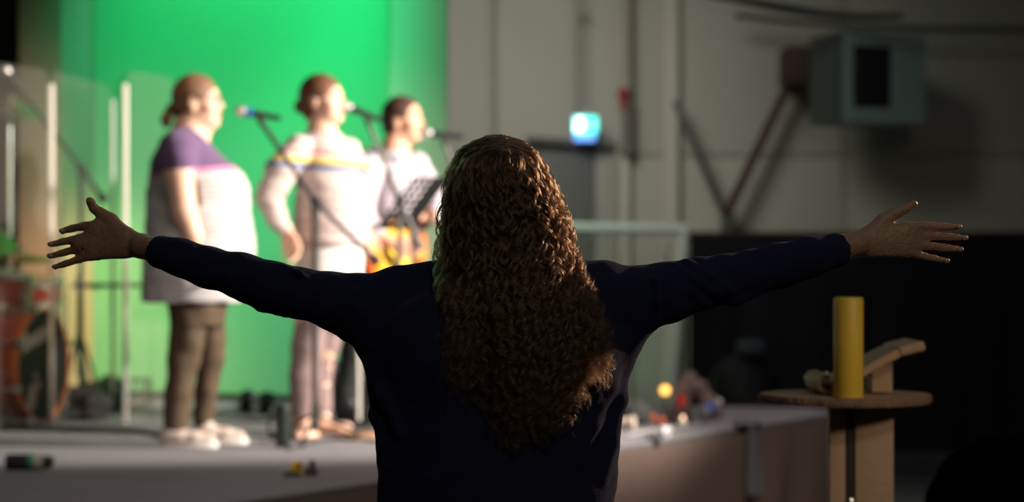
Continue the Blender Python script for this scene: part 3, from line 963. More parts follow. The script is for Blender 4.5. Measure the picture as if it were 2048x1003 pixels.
for A in (SL, SR):
    S.chain([Wp(a, b, c, r) for a, b, c, r in A], 0.012, None)
S.cone(Wp(722, 636, -.01), Wp(765, 700, 0), .044, .04, .02); S.cone(Wp(1270, 632, -.01), Wp(1232, 700, 0), .042, .04, .02)
# trapezius
S.cone(Wp(900, 572, -.01), Wp(800, 575, 0), .045, .04, .03); S.cone(Wp(1120, 568, -.01), Wp(1200, 566, 0), .045, .04, .03)
# shoulder blades and spine hollow
S.ell((cx0 - .11, WD - .085, 1.30), (.07, .045, .09), .04); S.ell((cx0 + .11, WD - .085, 1.30), (.07, .045, .09), .04)
rg = np.random.default_rng(4)
# folds: ridges of cloth


def fold(pts, r=.007, k=.012):
    n = len(pts)
    S.chain([Wp(a, b, c + (.012 if i in (0, n - 1) else 0), r * F / WD * (.45 if i in (0, n - 1) else 1)) for i, (a, b, c) in enumerate(pts)], k)


fold([(1303, 532, -.035), (1312, 560, -.052), (1315, 600, -.056), (1308, 645, -.045)], .005)      # arm seam
fold([(725, 552, -.035), (716, 580, -.052), (712, 615, -.056), (716, 645, -.05)], .005)
fold([(1345, 530, -.025), (1390, 560, -.030), (1430, 582, -.02), (1468, 600, .0)], .006)
fold([(1370, 522, -.010), (1420, 552, -.022), (1455, 575, -.014), (1478, 595, .01)], .006)
fold([(1335, 545, -.036), (1385, 585, -.030), (1420, 612, -.01)], .005)
fold([(1420, 600, .0), (1470, 603, .02), (1520, 588, .03)], .007)
fold([(560, 528, -.0), (600, 545, -.02), (640, 575, -.035)], .005)
fold([(480, 600, .03), (520, 616, .03), (570, 632, .02)], .006)
fold([(640, 650, .0), (690, 672, -.01), (730, 690, -.03)], .007)
fold([(1240, 700, -.03), (1215, 770, -.07), (1185, 850, -.095), (1160, 930, -.12)], .008, .02)
fold([(1252, 720, -.02), (1240, 800, -.04), (1222, 880, -.06), (1205, 960, -.08)], .008, .02)
fold([(1225, 700, -.06), (1190, 790, -.095), (1150, 860, -.12)], .007, .02)
fold([(745, 710, -.03), (770, 790, -.07), (800, 870, -.11)], .008, .02)
fold([(742, 740, -.02), (755, 830, -.04), (775, 930, -.08)], .008, .02)
fold([(385, 492, .045), (383, 515, .040), (388, 545, .05)], .004)                           # cuff seam
S.wrinkle((-0.72, 3.74, 0.84), (0.70, 4.22, 1.48), 0.0018, 24, 5, (.7, 1, 1.2))
S.wrinkle((-0.72, 3.74, 0.84), (0.70, 4.22, 1.48), 0.0008, 60, 6, (.6, 1, 1.2))
# open cuffs and hem
S.cone(Wp(311, 501, .108), Wp(270, 490, .125), 28 * WD / F, 28 * WD / F, .002, sub=True)
S.cone(Wp(1686, 494, .115), Wp(1725, 485, .125), 28 * WD / F, 28 * WD / F, .002, sub=True)
sweater = S.build('sweater', M_sweater, wo)
S = Sculpt((cx0 - .24, 3.8, 0.05), (cx0 + .24, 4.2, .98), 0.008)
S.loft([(0.78, cx0, WD, .175, .12), (0.95, cx0, WD, .165, .11)], .02)
for sx in (-1, 1):
    S.chain([(cx0 + sx * .09, WD, .86, .10), (cx0 + sx * .095, WD + .01, .5, .072), (cx0 + sx * .10, WD - .01, .10, .058)], .02)
S.build('trousers', M_jeans, wo)


def shoe(parent, heel, dirn, L, mu, ms, h=0.075, wd=0.045):
    d = Vector(dirn); d.z = 0; d.normalize(); n = Vector((-d.y, d.x, 0))
    H = Vector(heel)
    lo = [min(H[i], (H + d * L)[i]) - .08 for i in range(3)]; hi = [max(H[i], (H + d * L)[i]) + .08 for i in range(3)]
    lo[2] = H.z; hi[2] = H.z + h + .08
    S_ = Sculpt(lo, hi, 0.006)
    f = ((0, 0, 1), .8)
    z = Vector((0, 0, 1))
    S_.chain([tuple(H + d * .035 + z * .045) + (.036,), tuple(H + d * L * .35 + z * .045) + (.038,), tuple(H + d * L * .62 + z * .036) + (.036,), tuple(H + d * (L - .04) + z * .030) + (.030,)], .02)
    S_.cone(H + d * .05 + z * .05, H + d * .06 + z * (h + .02), .036, .034, .02)
    sh = S_.build('shoe', mu, parent)
    sole = []
    for i in range(28):
        t = i / 28 * 6.2832
        a = (math.cos(t) * .5 + .5); wv = wd * (0.78 + .25 * a) * abs(math.sin(t)) ** .8 * (1 if math.sin(t) > 0 else -1)
        q = H + d * (a * L) + n * wv
        sole.append((q.x, q.y))
    obj('sole', MB().prism(sole, H.z + .002, H.z + .026), ms, sh)
    return sh


M_blackshoe = mat('black_shoe', (.02, .02, .02), .5); M_sole = mat('pale_sole', (.55, .52, .48), .7)
for sx in (-1, 1):
    shoe(wo, (cx0 + sx * .10, WD - .06, 0), (sx * .05, 1, 0), .25, M_blackshoe, M_sole)

# --- hair
def hairmat(name, col, rough=0.42, var=0.35):
    m = bpy.data.materials.new(name); m.use_nodes = True
    nt = m.node_tree; nt.nodes.remove(nt.nodes['Principled BSDF'])
    h = nt.nodes.new('ShaderNodeBsdfHairPrincipled'); h.parametrization = 'COLOR'
    h.inputs['Color'].default_value = (*col, 1)
    h.inputs['Roughness'].default_value = rough
    h.inputs['Radial Roughness'].default_value = 0.5
    h.inputs['Random Roughness'].default_value = 0.2
    hi = nt.nodes.new('ShaderNodeHairInfo')
    mr = nt.nodes.new('ShaderNodeMapRange'); mr.inputs['To Min'].default_value = 1 - var; mr.inputs['To Max'].default_value = 1 + var
    sc = nt.nodes.new('ShaderNodeVectorMath'); sc.operation = 'SCALE'; sc.inputs[0].default_value = col
    nt.links.new(hi.outputs['Random'], mr.inputs['Value']); nt.links.new(mr.outputs[0], sc.inputs['Scale']); nt.links.new(sc.outputs[0], h.inputs['Color'])
    nt.links.new(h.outputs[0], nt.nodes['Material Output'].inputs[0])
    return m


M_hair = hairmat('brown_curls', (0.062, 0.033, 0.017), .24)
Ly = np.array([268, 274, 282, 300, 340, 400, 450, 550, 620, 700, 1000]); Lx = np.array([990, 965, 948, 926, 906, 896, 892, 888, 897, 893, 893])
Ry = np.array([268, 274, 282, 300, 340, 400, 450, 500, 560, 620, 700, 1000]); Rx = np.array([994, 1025, 1043, 1064, 1090, 1117, 1134, 1144, 1164, 1188, 1212, 1212])
By = np.array([0, 268, 276, 300, 340, 390, 440, 480, 540, 620, 700, 800, 900]); Bd = np.array([0, .02, .055, .088, .110, .118, .118, .118, .135, .165, .178, .176, .172])
ex_ = np.array([893, 930, 980, 1020, 1060, 1090, 1130, 1170, 1212]); ey_ = np.array([765, 795, 848, 882, 890, 872, 838, 800, 745])


def locks(n, per, layer, seed, curl=1.0, rad_scale=1.0, K=130, umin=-1, umax=1, coh=1.0):
    rg = np.random.default_rng(seed)
    out = []
    for i in range(n):
        u = umin + (umax - umin) * (i + rg.uniform(0, 1)) / n
        u = math.copysign(abs(u) ** 0.85, u)
        v = layer + rg.uniform(-.04, .04)
        ry = 270 + 36 * rg.uniform(0, 1) ** 1.5 if abs(u) < .75 else rg.uniform(270, 292)
        xb = np.interp(700, Ry, Rx) * (u + 1) / 2 + np.interp(700, Ly, Lx) * (1 - u) / 2
        yend = np.interp(xb, ex_, ey_) + rg.uniform(-75, 14) - (1 - layer) * 30
        t = np.linspace(0, 1, K)
        y = ry + (yend - ry) * t
        C = (np.interp(y, Ly, Lx) + np.interp(y, Ry, Rx)) / 2
        H = (np.interp(y, Ry, Rx) - np.interp(y, Ly, Lx)) / 2
        f = np.clip((y - ry) / (7 + (ry - 270) * .6), 0, 1) ** .5
        rx = 996 + rg.normal(0, 8)
        ux = u + rg.normal(0, .03) + .07 * np.sin(t * rg.uniform(3, 6) + rg.uniform(0, 6)) * np.clip(t * 2, 0, 1)
        lay = (0.80 + .20 * v)
        x = rx + (C + ux * H * lay - rx) * f
        low = np.clip((y - 470) / 110, 0, 1)
        dep = np.interp(y, By, Bd) * (lay * (1 - low) + (.93 + .07 * v) * low) * np.maximum(np.sqrt(np.clip(1 - (u * .96) ** 2, 0.03, 1)), .86 * low)
        droot = np.interp(ry, By, Bd) * .94
        dy = -(droot + (dep - droot) * np.clip((y - ry) / 45, 0, 1))
        # helix
        yw = (y - ry) * WD / F
        wl = rg.uniform(.042, .075)
        ph = rg.uniform(0, 6.28) + (yw * .8 + yw * yw * .55) / wl * 6.28 + .9 * np.sin(yw / .11 + rg.uniform(0, 6))
        A = np.interp(y, [270, 330, 420, 600, 900], [.0010, .0028, .0050, .0066, .0080]) * curl * rg.uniform(.65, 1.25)
        hand_ = 1 if rg.uniform() < .5 else -1
        gx = x * WD / F - 1024 * WD / F
        gz = HC - (y - HY) * WD / F
        gy = WD + .02 + dy
        base = np.stack([gx + A * np.cos(ph), gy + hand_ * A * np.sin(ph) * .9, gz + A * .45 * np.sin(ph * 1.0 + .8)], 1)
        # strands of this lock
        m = max(3, int(per * rg.uniform(.6, 1.4)))
        a = rg.uniform(0, 6.28, m); q = np.sqrt(rg.uniform(0, 1, m))
        rr = np.interp(t, [0, .1, .45, .85, 1], [.0045, .0036, .0028, .0022, .0014])[None, :] * q[:, None] * rad_scale
        frz = np.zeros((m, K, 3))
        for d_ in range(3):
            frz[:, :, d_] = .0008 * np.sin(t[None, :] * rg.uniform(10, 42, (m, 1)) + rg.uniform(0, 6.28, (m, 1))) * (0.3 + t[None, :])
        phj = rg.normal(0, .28 * coh, (m, 1)); aj = 1 + rg.normal(0, .22 * coh, (m, 1))
        px_ = gx[None] + aj * A[None] * np.cos(ph[None] + phj) + rr * np.cos(a[:, None] + ph[None] * .15)
        py_ = gy[None] + aj * hand_ * A[None] * np.sin(ph[None] + phj) * .9 + rr * np.sin(a[:, None] + ph[None] * .15)
        pz_ = np.repeat((gz + A * .45 * np.sin(ph + .8))[None], m, 0) + rg.normal(0, .004, (m, 1)) * t[None]
        out.append(np.stack([px_, py_, pz_], 2) + frz)
    return np.concatenate(out)


hp = [locks(150, 22, 0.05, 11), locks(170, 18, 0.4, 12), locks(170, 16, 0.8, 13, coh=.7), locks(105, 17, 1.0, 14, 1.3, .75, coh=.45), locks(70, 9, 1.06, 15, 1.5, .5, coh=.35)]
hp.append(locks(16, 14, 1.0, 21, 1.2, umin=-1.04, umax=-.9)); hp.append(locks(16, 14, 1.0, 22, 1.2, umin=.88, umax=1.03))
hair = strands('hair', np.concatenate(hp), 0.00030, M_hair, wo, 'stuff', 'long brown curly hair')
# loose curls at the left of the neck and stray hairs
rg = np.random.default_rng(31)
fl_ = []
K = 60
t = np.linspace(0, 1, K)
for i in range(26):      # wiry curls standing away over her left shoulder
    y0 = rg.uniform(430, 470); y = y0 + (rg.uniform(530, 556) - y0) * t
    x = 893 - 22 * np.sin(t * math.pi * rg.uniform(.55, .9)) * rg.uniform(.3, 1.1) + 5 * np.sin(t * rg.uniform(10, 20) + rg.uniform(0, 6))
    dy = -.03 - .05 * t + .006 * np.cos(t * rg.uniform(10, 20))
    fl_.append(np.stack([(x - 1024) * WD / F, WD + dy, HC - (y - HY) * WD / F], 1))
for i in range(150):     # flyaways all round
    u = rg.uniform(-1, 1); u = math.copysign(abs(u) ** .4, u)
    y0 = rg.uniform(285, 760); L_ = rg.uniform(25, 60); y = y0 + L_ * t
    C = (np.interp(y, Ly, Lx) + np.interp(y, Ry, Rx)) / 2; H = (np.interp(y, Ry, Rx) - np.interp(y, Ly, Lx)) / 2
    x = C + u * (H + rg.uniform(0, 7) * np.sin(t * 3.1) + 2 * np.sin(t * rg.uniform(4, 16)))
    dep = np.interp(y, By, Bd) * 1.04 * np.maximum(math.sqrt(max(.03, 1 - .92 * u * u)), .88 * np.clip((y - 470) / 110, 0, 1))
    fl_.append(np.stack([(x - 1024) * WD / F, WD + .02 - dep + .003 * np.sin(t * 9), HC - (y - HY) * WD / F], 1))
strands('stray_hair', np.array(fl_), 0.00022, M_hair, wo, 'stuff')
# dense under hair
S = Sculpt((-.20, 3.78, 1.12), (.22, 4.16, 1.70), .006)
S.ell((cx0 + .003, WD + .045, 1.575), (.086, .10, .088), .01)
S.ell((cx0 + .0, WD + .03, 1.545), (.090, .095, .095), .01)
sec = []
for py in (800, 740, 700, 620, 550, 500, 450, 400):
    l = np.interp(py, Ly, Lx); r_ = np.interp(py, Ry, Rx)
    b_ = np.interp(py, By, Bd) * .72
    sec.append((zz(py), xx((l + r_) / 2), WD + .02 - b_ * .5 - .0, (r_ - l) / 2 * WD / F * (.78 if py < 760 else .6), b_ * .5))
S.loft(sec, .02)
S.wrinkle((-.20, 3.78, 1.12), (.22, 4.16, 1.70), .004, 60, 9, (1, 1, .3))
S.build('under_hair', mat('deep_brown_hair', (.022, .012, .007), .7, bump=.5, bscale=160), wo)


# ================================================================== dark seated spectator, head at the lower right edge
sd = 2.9
hx = P(2000, 0, sd).x
sp = thing('person', 'person sitting in the dark, only the top of a head at the lower right corner', 'person', (hx, sd, 0))
S = Sculpt((hx - .32, sd - .35, 0.0), (hx + .32, sd + .75, 1.26), .010)
G = head(S, (hx, sd, 1.09), (-.1, 1, .0), (0, 0, 1), 1.05)
S.cone((hx, sd, 1.0), (hx, sd - .02, .88), .06, .065, .03)
S.loft([(.42, hx, sd - .02, .17, .13), (.6, hx, sd - .02, .16, .12), (.8, hx, sd - .02, .19, .12), (.9, hx, sd - .02, .15, .09)], .03)
for sx in (-1, 1):
    S.chain([(hx + sx * .18, sd - .02, .84, .055), (hx + sx * .22, sd + .02, .60, .045), (hx + sx * .16, sd + .24, .50, .032)], .02)
    hand(S, (hx + sx * .15, sd + .26, .50), (-sx * .2, 1, -.1), (-sx, 0, .2), .95, .3, palm=sx)
    S.chain([(hx + sx * .10, sd, .46, .085), (hx + sx * .12, sd + .42, .44, .06), (hx + sx * .12, sd + .40, .10, .04), (hx + sx * .12, sd + .50, .035, .03)], .02)
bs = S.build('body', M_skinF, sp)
face_parts(G, bs, 1.05)
S = Sculpt((hx - .36, sd - .3, .36), (hx + .36, sd + .32, 1.0), .012)
S.loft([(.40, hx, sd - .02, .19, .15), (.6, hx, sd - .02, .185, .145), (.8, hx, sd - .02, .21, .14), (.92, hx, sd - .02, .12, .09)], .03)
for sx in (-1, 1):
    S.chain([(hx + sx * .18, sd - .02, .83, .075), (hx + sx * .225, sd + .02, .60, .062), (hx + sx * .165, sd + .21, .51, .048)], .02)
S.build('jacket', M_dark, sp)
S = Sculpt((hx - .3, sd - .2, .05), (hx + .3, sd + .56, .62), .012)
for sx in (-1, 1):
    S.chain([(hx + sx * .09, sd - .02, .46, .11), (hx + sx * .12, sd + .42, .45, .078), (hx + sx * .12, sd + .40, .12, .06)], .02)
S.build('trousers', M_jeans, sp)
for sx in (-1, 1):
    shoe(sp, (hx + sx * .12, sd + .34, 0), (0, 1, 0), .25, M_blackshoe, M_blackshoe)
S = Sculpt((hx - .16, sd - .18, .9), (hx + .16, sd + .16, 1.26), .006)
S.ell((hx, sd - .01, 1.118), (.098, .115, .102), .01); S.ell((hx, sd - .035, 1.07), (.092, .085, .10), .02)
S.ell((hx - .01, sd + .13, 1.05), (.09, .08, .09), .01, sub=True)
S.wrinkle((hx - .16, sd - .18, .9), (hx + .16, sd + .16, 1.26), .003, 60, 3)
S.build('hair', mat('near_black_hair', (.003, .003, .003), 1.0, Specular_IOR_Level=0.0), sp)
ch = thing('chair', 'black stacking chair under the seated spectator at the lower right corner', 'chair', (hx, sd, 0))
obj('seat', MB().bbox((hx, sd - .02, .335), (.44, .42, .05), .015), M_dark, ch)
obj('backrest', MB().bbox((hx, sd - .25, .66), (.42, .03, .26), .012), M_dark, ch)
for sx in (-1, 1):
    obj('leg', MB().tube([(hx + sx * .2, sd + .18, 0), (hx + sx * .2, sd + .18, .33)], .011, 8), M_chrome, ch)
    obj('leg', MB().tube([(hx + sx * .2, sd - .24, 0), (hx + sx * .2, sd - .24, .33), (hx + sx * .2, sd - .27, .78)], .011, 8), M_chrome, ch)


# ================================================================== singers
class Fig:
    def __init__(s, d, bx, label):
        s.d = d; s.m = d / F
        s.t = thing('person', label, 'person', (P(bx, 0, d).x, d, ST))

    def q(s, px, py, dy=0.0):
        p = P(px, py, s.d); return (p.x, s.d + dy, p.z)

    def c(s, px, py, dy, r):
        return s.q(px, py, dy) + (r * s.m,)

    def sec(s, py, x0, x1, ry, dy=0.0):
        a = s.q((x0 + x1) / 2, py, dy)
        return (a[2], a[0], a[1], (x1 - x0) / 2 * s.m, ry)

    def grid(s, x0, x1, y0, y1, dep, vox):
        a = s.q(x0, y1); b = s.q(x1, y0)
        return Sculpt((a[0], s.d - dep, a[2]), (b[0], s.d + dep, b[2]), vox)


# ---- singer in the purple-yoked T-shirt
f1 = Fig(9.83, 392, 'person in purple and striped T-shirt and brown trousers singing in profile')
S = f1.grid(300, 520, 140, 898, .38, .0068)
hc1 = f1.q(395, 204)
G = head(S, hc1, (1, -.10, .03), (0, 0, 1), 1.03, plump=.010)
S.chain([f1.c(388, 232, 0, 32), f1.c(380, 262, 0, 33), f1.c(378, 285, 0, 34)], .03)
S.cone(f1.q(415, 250), f1.q(392, 275), 14 * f1.m, 24 * f1.m, .03)
S.loft([f1.sec(640, 352, 436, .15), f1.sec(590, 335, 450, .17), f1.sec(500, 305, 495, .20), f1.sec(400, 308, 480, .18), f1.sec(330, 320, 445, .17), f1.sec(285, 345, 415, .14), f1.sec(266, 356, 405, .08)], .03)
for sg, dx in ((-1, 0), (1, 8)):
    S.chain([f1.c(368 + dx, 300, sg * .16, 30), f1.c(372 + dx, 350, sg * .21, 29), f1.c(384 + dx, 425, sg * .235, 25), f1.c(400 + dx, 470, sg * .23, 20), f1.c(410 + dx, 500, sg * .22, 15)], .02)
    hand(S, f1.q(411 + dx, 503, sg * .22), (.25, 0, -1), (.9, -.0, .3), .98, .35, palm=-sg)
for sg, pts in ((-1, [(385, 620, 36), (376, 710, 27), (362, 780, 22), (360, 850, 13), (362, 872, 14)]), (1, [(408, 620, 34), (415, 710, 25), (408, 780, 19), (405, 850, 12), (408, 868, 13)])):
    S.chain([f1.c(a, b, sg * .095, r) for a, b, r in pts], .02)
b1 = S.build('body', M_skin, f1.t)
M_hair1 = mat('dark_blond_hair', (.21, .11, .06), .5, noise=.25, nscale=30, bump=.5, bscale=140)
face_parts(G, b1, 1.03, brow=M_hair1)
S = f1.grid(305, 470, 136, 290, .14, .005)


def haircap(S, G, s, back=0.0, crown=0.0):
    f = (Vector(G(1, 0, 0)) - Vector(G(0, 0, 0))).normalized(); r = (Vector(G(0, 1, 0)) - Vector(G(0, 0, 0))).normalized(); u = (Vector(G(0, 0, 1)) - Vector(G(0, 0, 0))).normalized()
    rot = [tuple(f), tuple(r), tuple(u)]
    E = lambda a, b, e, ra, rb, re, k=.01, sub=False: S.ell(G(a, b, e), (ra * s, rb * s, re * s), k, rot, sub)
    E(-.012, 0, .030, .101, .086, .095)
    E(-.035, 0, -.02, .075, .076, .078, .02)
    E(.105, 0, -.035 - crown, .072, .10, .088, .012, True)
    for sg in (-1, 1):
        E(.035, sg * .085, -.045, .048, .035, .055, .01, True)
        E(-.004, sg * .09, -.012, .020, .02, .033, .004, True)
    return E


E_ = haircap(S, G, 1.03)
S.chain([f1.c(350, 218, 0, 13), f1.c(338, 224, 0, 9), f1.c(333, 238, 0, 12), f1.c(332, 250, 0, 7)], .008)
h1 = S.build('hair', M_hair1, f1.t)
obj('hair_tie', MB().tube([Vector(f1.q(337, 219)) + Vector((math.cos(t_) * .004, math.sin(t_) * .022, math.cos(t_) * .022)) for t_ in np.linspace(0, 6.283, 18)], .006, 8, False), M_dark, h1)
# glasses
gm = M_steelgrey
gg = MB()
for sg in (-1, 1):
    gg.tube([G(.098, sg * .033 + .024 * math.cos(t_), .002 + .019 * math.sin(t_)) for t_ in np.linspace(0, 6.283, 20)], .0018, 6, False)
    gg.tube([G(.097, sg * .057, .006), G(.04, sg * .082, .006), G(-.005, sg * .086, .004)], .0018, 6)
gg.tube([G(.099, -.010, .006), G(.102, 0, .009), G(.099, .010, .006)], .0018, 6)
obj('glasses', gg, gm, f1.t, label='thin-framed glasses')
M_tee = banded('striped_tee', [(.0, (.58, .55, .53)), (1.198, (.62, .22, .36)), (1.222, (.13, .07, .16))], 0, 2, .85, -0.10, fine=(.022, .0, 1.19, (.42, .38, .38), .32), sheen=.2)
S = f1.grid(262, 545, 240, 625, .42, .0062)
S.loft([f1.sec(604, 284, 478, .235), f1.sec(575, 284, 492, .245), f1.sec(540, 286, 504, .25), f1.sec(500, 288, 509, .25), f1.sec(450, 291, 506, .245), f1.sec(425, 292, 499, .235), f1.sec(405, 292, 500, .23), f1.sec(380, 294, 501, .225), f1.sec(350, 298, 488, .215), f1.sec(325, 303, 462, .21), f1.sec(300, 312, 432, .20), f1.sec(280, 325, 415, .17), f1.sec(266, 340, 406, .12), f1.sec(258, 350, 398, .08)], .02)
for sg, dx in ((-1, 0), (1, 8)):
    S.chain([f1.c(366 + dx, 300, sg * .15, 38), f1.c(372 + dx, 328, sg * .20, 37)], .02)
    S.cone(f1.q(381 + dx, 410, sg * .23), f1.q(377 + dx, 384, sg * .22), 34 * f1.m, 34 * f1.m, .002, sub=True)
S.wrinkle((f1.q(262, 0)[0], f1.d - .42, .9), (f1.q(545, 0)[0], f1.d + .42, 2.2), .003, 26, 3, (.6, 1, 1.6))
S.build('tshirt', M_tee, f1.t)
M_brtr = mat('brown_trousers', (.075, .047, .024), .85, noise=.12, nscale=12, bump=.3, bscale=60)
S = f1.grid(320, 460, 560, 860, .24, .0068)
S.loft([f1.sec(650, 344, 448, .175), f1.sec(610, 334, 455, .195), f1.sec(570, 326, 462, .205)], .03)
for sg, pts in ((-1, [(386, 630, 39), (380, 680, 34), (374, 716, 31), (364, 780, 28), (357, 846, 24)]), (1, [(409, 630, 38), (414, 680, 31), (415, 716, 28), (406, 780, 23), (402, 842, 19.5)])):
    S.chain([f1.c(a, b, sg * .095, r) for a, b, r in pts], .02)
S.wrinkle((-3, 9, .6), (0, 11, 1.6), .003, 22, 8)
S.build('trousers', M_brtr, f1.t)
M_sneak = mat('cream_sneaker', (.52, .42, .36), .7, noise=.08); M_sneaks = mat('white_sole', (.75, .70, .65), .6)
p = f1.q(326, 0, -.10); shoe(f1.t, (p[0], p[1], ST), (1, -.10, 0), .265, M_sneak, M_sneaks)
p = f1.q(378, 0, .09); shoe(f1.t, (p[0], p[1], ST), (1, -.05, 0), .255, M_sneak, M_sneaks)

# ---- singer in the pale sweater with rainbow chest stripes
f2 = Fig(10.4, 640, 'person in pale sweater with coloured chest stripes singing barefoot at the middle microphone')
S = f2.grid(505, 760, 138, 885, .36, .0068)
G = head(S, f2.q(645, 201), (1, -.42, .08), (0, 0, 1), 1.04, plump=.004)
S.chain([f2.c(640, 232, 0, 24), f2.c(644, 262, 0, 26), f2.c(646, 285, 0, 32)], .03)
S.loft([f2.sec(640, 600, 712, .15), f2.sec(560, 592, 718, .155), f2.sec(480, 600, 715, .145), f2.sec(400, 604, 705, .135), f2.sec(330, 606, 696, .12), f2.sec(290, 618, 678, .09), f2.sec(266, 622, 672, .06)], .03)
S.chain([f2.c(604, 302, -.10, 21), f2.c(568, 345, -.18, 22), f2.c(549, 400, -.20, 20), f2.c(565, 438, -.21, 17), f2.c(580, 458, -.21, 13)], .02)
hand(S, f2.q(581, 460, -.21), (.28, -.1, -1), (.8, -.5, .2), 1.12, .55, palm=1)
S.chain([f2.c(692, 304, .10, 20), f2.c(711, 345, .16, 22), f2.c(716, 400, .17, 20), f2.c(722, 458, .12, 15)], .02)
hand(S, f2.q(723, 460, .12), (.1, -.2, -1), (.8, -.3, .2), 1.0, .4, palm=-1)
for sg, pts in ((-1, [(625, 620, 34), (618, 700, 26), (610, 770, 20), (607, 838, 13)]), (1, [(657, 620, 30), (649, 700, 22), (641, 770, 16), (641, 836, 11)])):
    S.chain([f2.c(a, b, sg * .085, r) for a, b, r in pts], .02)


def barefoot(S, ankle, dirn, L=.235, s=1.0):
    d = Vector(dirn); d.z = 0; d.normalize(); n = Vector((-d.y, d.x, 0)); A = Vector(ankle); z = Vector((0, 0, 1))
    g = Vector((A.x, A.y, ST))
    S.cone(A, g - d * .035 + z * .035, .036 * s, .034 * s, .02)
    S.cone(g - d * .03 + z * .034, g + d * L * .55 + z * .028, .034 * s, .030 * s, .02)
    for i in range(5):
        o = (i - 2) * .016 * s
        l = [.72, .74, .72, .69, .64][i] * L
        r = [.014, .0105, .010, .0095, .009][i]
        S.cone(g + d * L * .45 + n * o * .9 + z * .024, g + d * l + n * o * 1.15 + z * (r + .002), .020, r, .008)


barefoot(S, f2.q(606, 836, -.085), (.30, -1, 0), .25, 1.35)
barefoot(S, f2.q(643, 836, .085), (.9, -.4, 0))
b2 = S.build('body', M_skin, f2.t)
M_hair2 = mat('auburn_hair', (.16, .065, .03), .5, noise=.25, nscale=30, bump=.5, bscale=140)
face_parts(G, b2, 1.04, brow=M_hair2)
S = f2.grid(570, 710, 136, 280, .15, .005)
haircap(S, G, 1.04)
S.ell(f2.q(601, 212, .03), (.035, .035, .036), .01)
h2 = S.build('hair', M_hair2, f2.t)
zf = lambda py: f2.q(0, py)[2] - ST
cS = (.60, .50, .46)
M_sw2 = banded('rainbow_stripe_sweater', [(0, (.56, .46, .42)), (zf(343), (.05, .13, .36)), (zf(332), (.70, .50, .10)), (zf(321), (.80, .66, .58)), (zf(314), (.55, .16, .15)), (zf(306), cS)], 0, 2, .9, .06, fine=(.05, 0, zf(380), (.48, .38, .36), .5), sheen=.2)
S = f2.grid(505, 760, 245, 512, .34, .0062)
S.loft([f2.sec(492, 586, 730, .185), f2.sec(470, 584, 733, .18), f2.sec(430, 588, 731, .175), f2.sec(380, 592, 725, .165), f2.sec(335, 590, 716, .155), f2.sec(310, 582, 708, .145), f2.sec(290, 582, 702, .13), f2.sec(274, 596, 690, .10), f2.sec(264, 612, 676, .07)], .02)
S.chain([f2.c(603, 300, -.10, 30), f2.c(570, 345, -.18, 31), f2.c(548, 400, -.20, 27), f2.c(562, 436, -.21, 22), f2.c(573, 452, -.21, 18)], .015)
S.chain([f2.c(692, 302, .10, 29), f2.c(711, 345, .16, 29), f2.c(717, 400, .17, 26), f2.c(722, 448, .13, 19)], .015)
S.wrinkle((-2, 9, .6), (0, 12, 2.3), .0035, 24, 13, (.6, 1, 1.6))
S.build('sweater', M_sw2, f2.t)
S = f2.grid(560, 750, 470, 625, .26, .0075)
S.loft([f2.sec(612, 590, 722, .19), f2.sec(560, 590, 724, .185), f2.sec(500, 592, 726, .175), f2.sec(480, 595, 722, .15)], .02)
S.wrinkle((-2, 9, .6), (0, 12, 2.3), .004, 26, 23, (1, 1, .4))
S.build('undershirt', mat('white_cotton', (.72, .69, .66), .9, bump=.2), f2.t, label='long white undershirt below the sweater')
M_tr2 = mat('mauve_trousers', (.27, .19, .18), .9, noise=.1, nscale=10, bump=.3)
S = f2.grid(565, 720, 560, 830, .24, .0068)
S.loft([f2.sec(650, 598, 700, .15), f2.sec(590, 594, 715, .165)], .03)
for sg, pts in ((-1, [(630, 640, 35), (620, 690, 32), (613, 750, 29), (611, 822, 29)]), (1, [(655, 640, 34), (649, 690, 27), (641, 750, 20), (640, 815, 20)])):
    S.chain([f2.c(a, b, sg * .09, r) for a, b, r in pts], .02)
S.wrinkle((-2, 9, .6), (0, 12, 2.3), .003, 24, 33)
S.build('trousers', M_tr2, f2.t)

# ---- singer with the guitar
f3 = Fig(11.4, 775, 'person in pale checked shirt singing and playing a sunburst guitar')
S = f3.grid(680, 925, 185, 850, .50, .0072)
G = head(S, f3.q(806, 240), (1, -.40, .02), (0, 0, 1), 1.03)
S.chain([f3.c(797, 265, 0, 22), f3.c(792, 290, 0, 24), f3.c(790, 310, 0, 30)], .03)
S.loft([f3.sec(600, 722, 800, .15), f3.sec(500, 738, 838, .15), f3.sec(420, 742, 838, .15), f3.sec(350, 742, 832, .15), f3.sec(312, 752, 824, .12), f3.sec(296, 770, 812, .07)], .03)
S.chain([f3.c(745, 330, -.15, 25), f3.c(728, 400, -.24, 21), f3.c(735, 445, -.28, 18), f3.c(772, 478, -.34, 14), f3.c(790, 486, -.36, 11)], .02)
hand(S, f3.q(790, 486, -.36), (1, -.1, -.45), (.4, 0, .9), 1.05, .35, palm=-1)
S.chain([f3.c(832, 335, .13, 25), f3.c(868, 400, .05, 21), f3.c(880, 430, -.06, 17), f3.c(862, 432, -.20, 12)], .02)
hand(S, f3.q(862, 432, -.20), (-.6, -.7, .2), (0, .2, 1), 1.05, .7, palm=-1)
for sg, pts in ((-1, [(742, 600, 34), (712, 700, 25), (694, 780, 19), (690, 830, 12)]), (1, [(782, 600, 34), (760, 700, 25), (752, 780, 19), (750, 828, 12)])):
    S.chain([f3.c(a, b, sg * .09, r) for a, b, r in pts], .02)
b3 = S.build('body', M_skin3, f3.t)
M_hair3 = mat('brown_short_hair', (.075, .03, .016), .6, noise=.3, nscale=40, bump=.5, bscale=160)
face_parts(G, b3, 1.03, brow=M_hair3)
S = f3.grid(735, 870, 180, 320, .16, .005)
haircap(S, G, 1.03, crown=-.03)
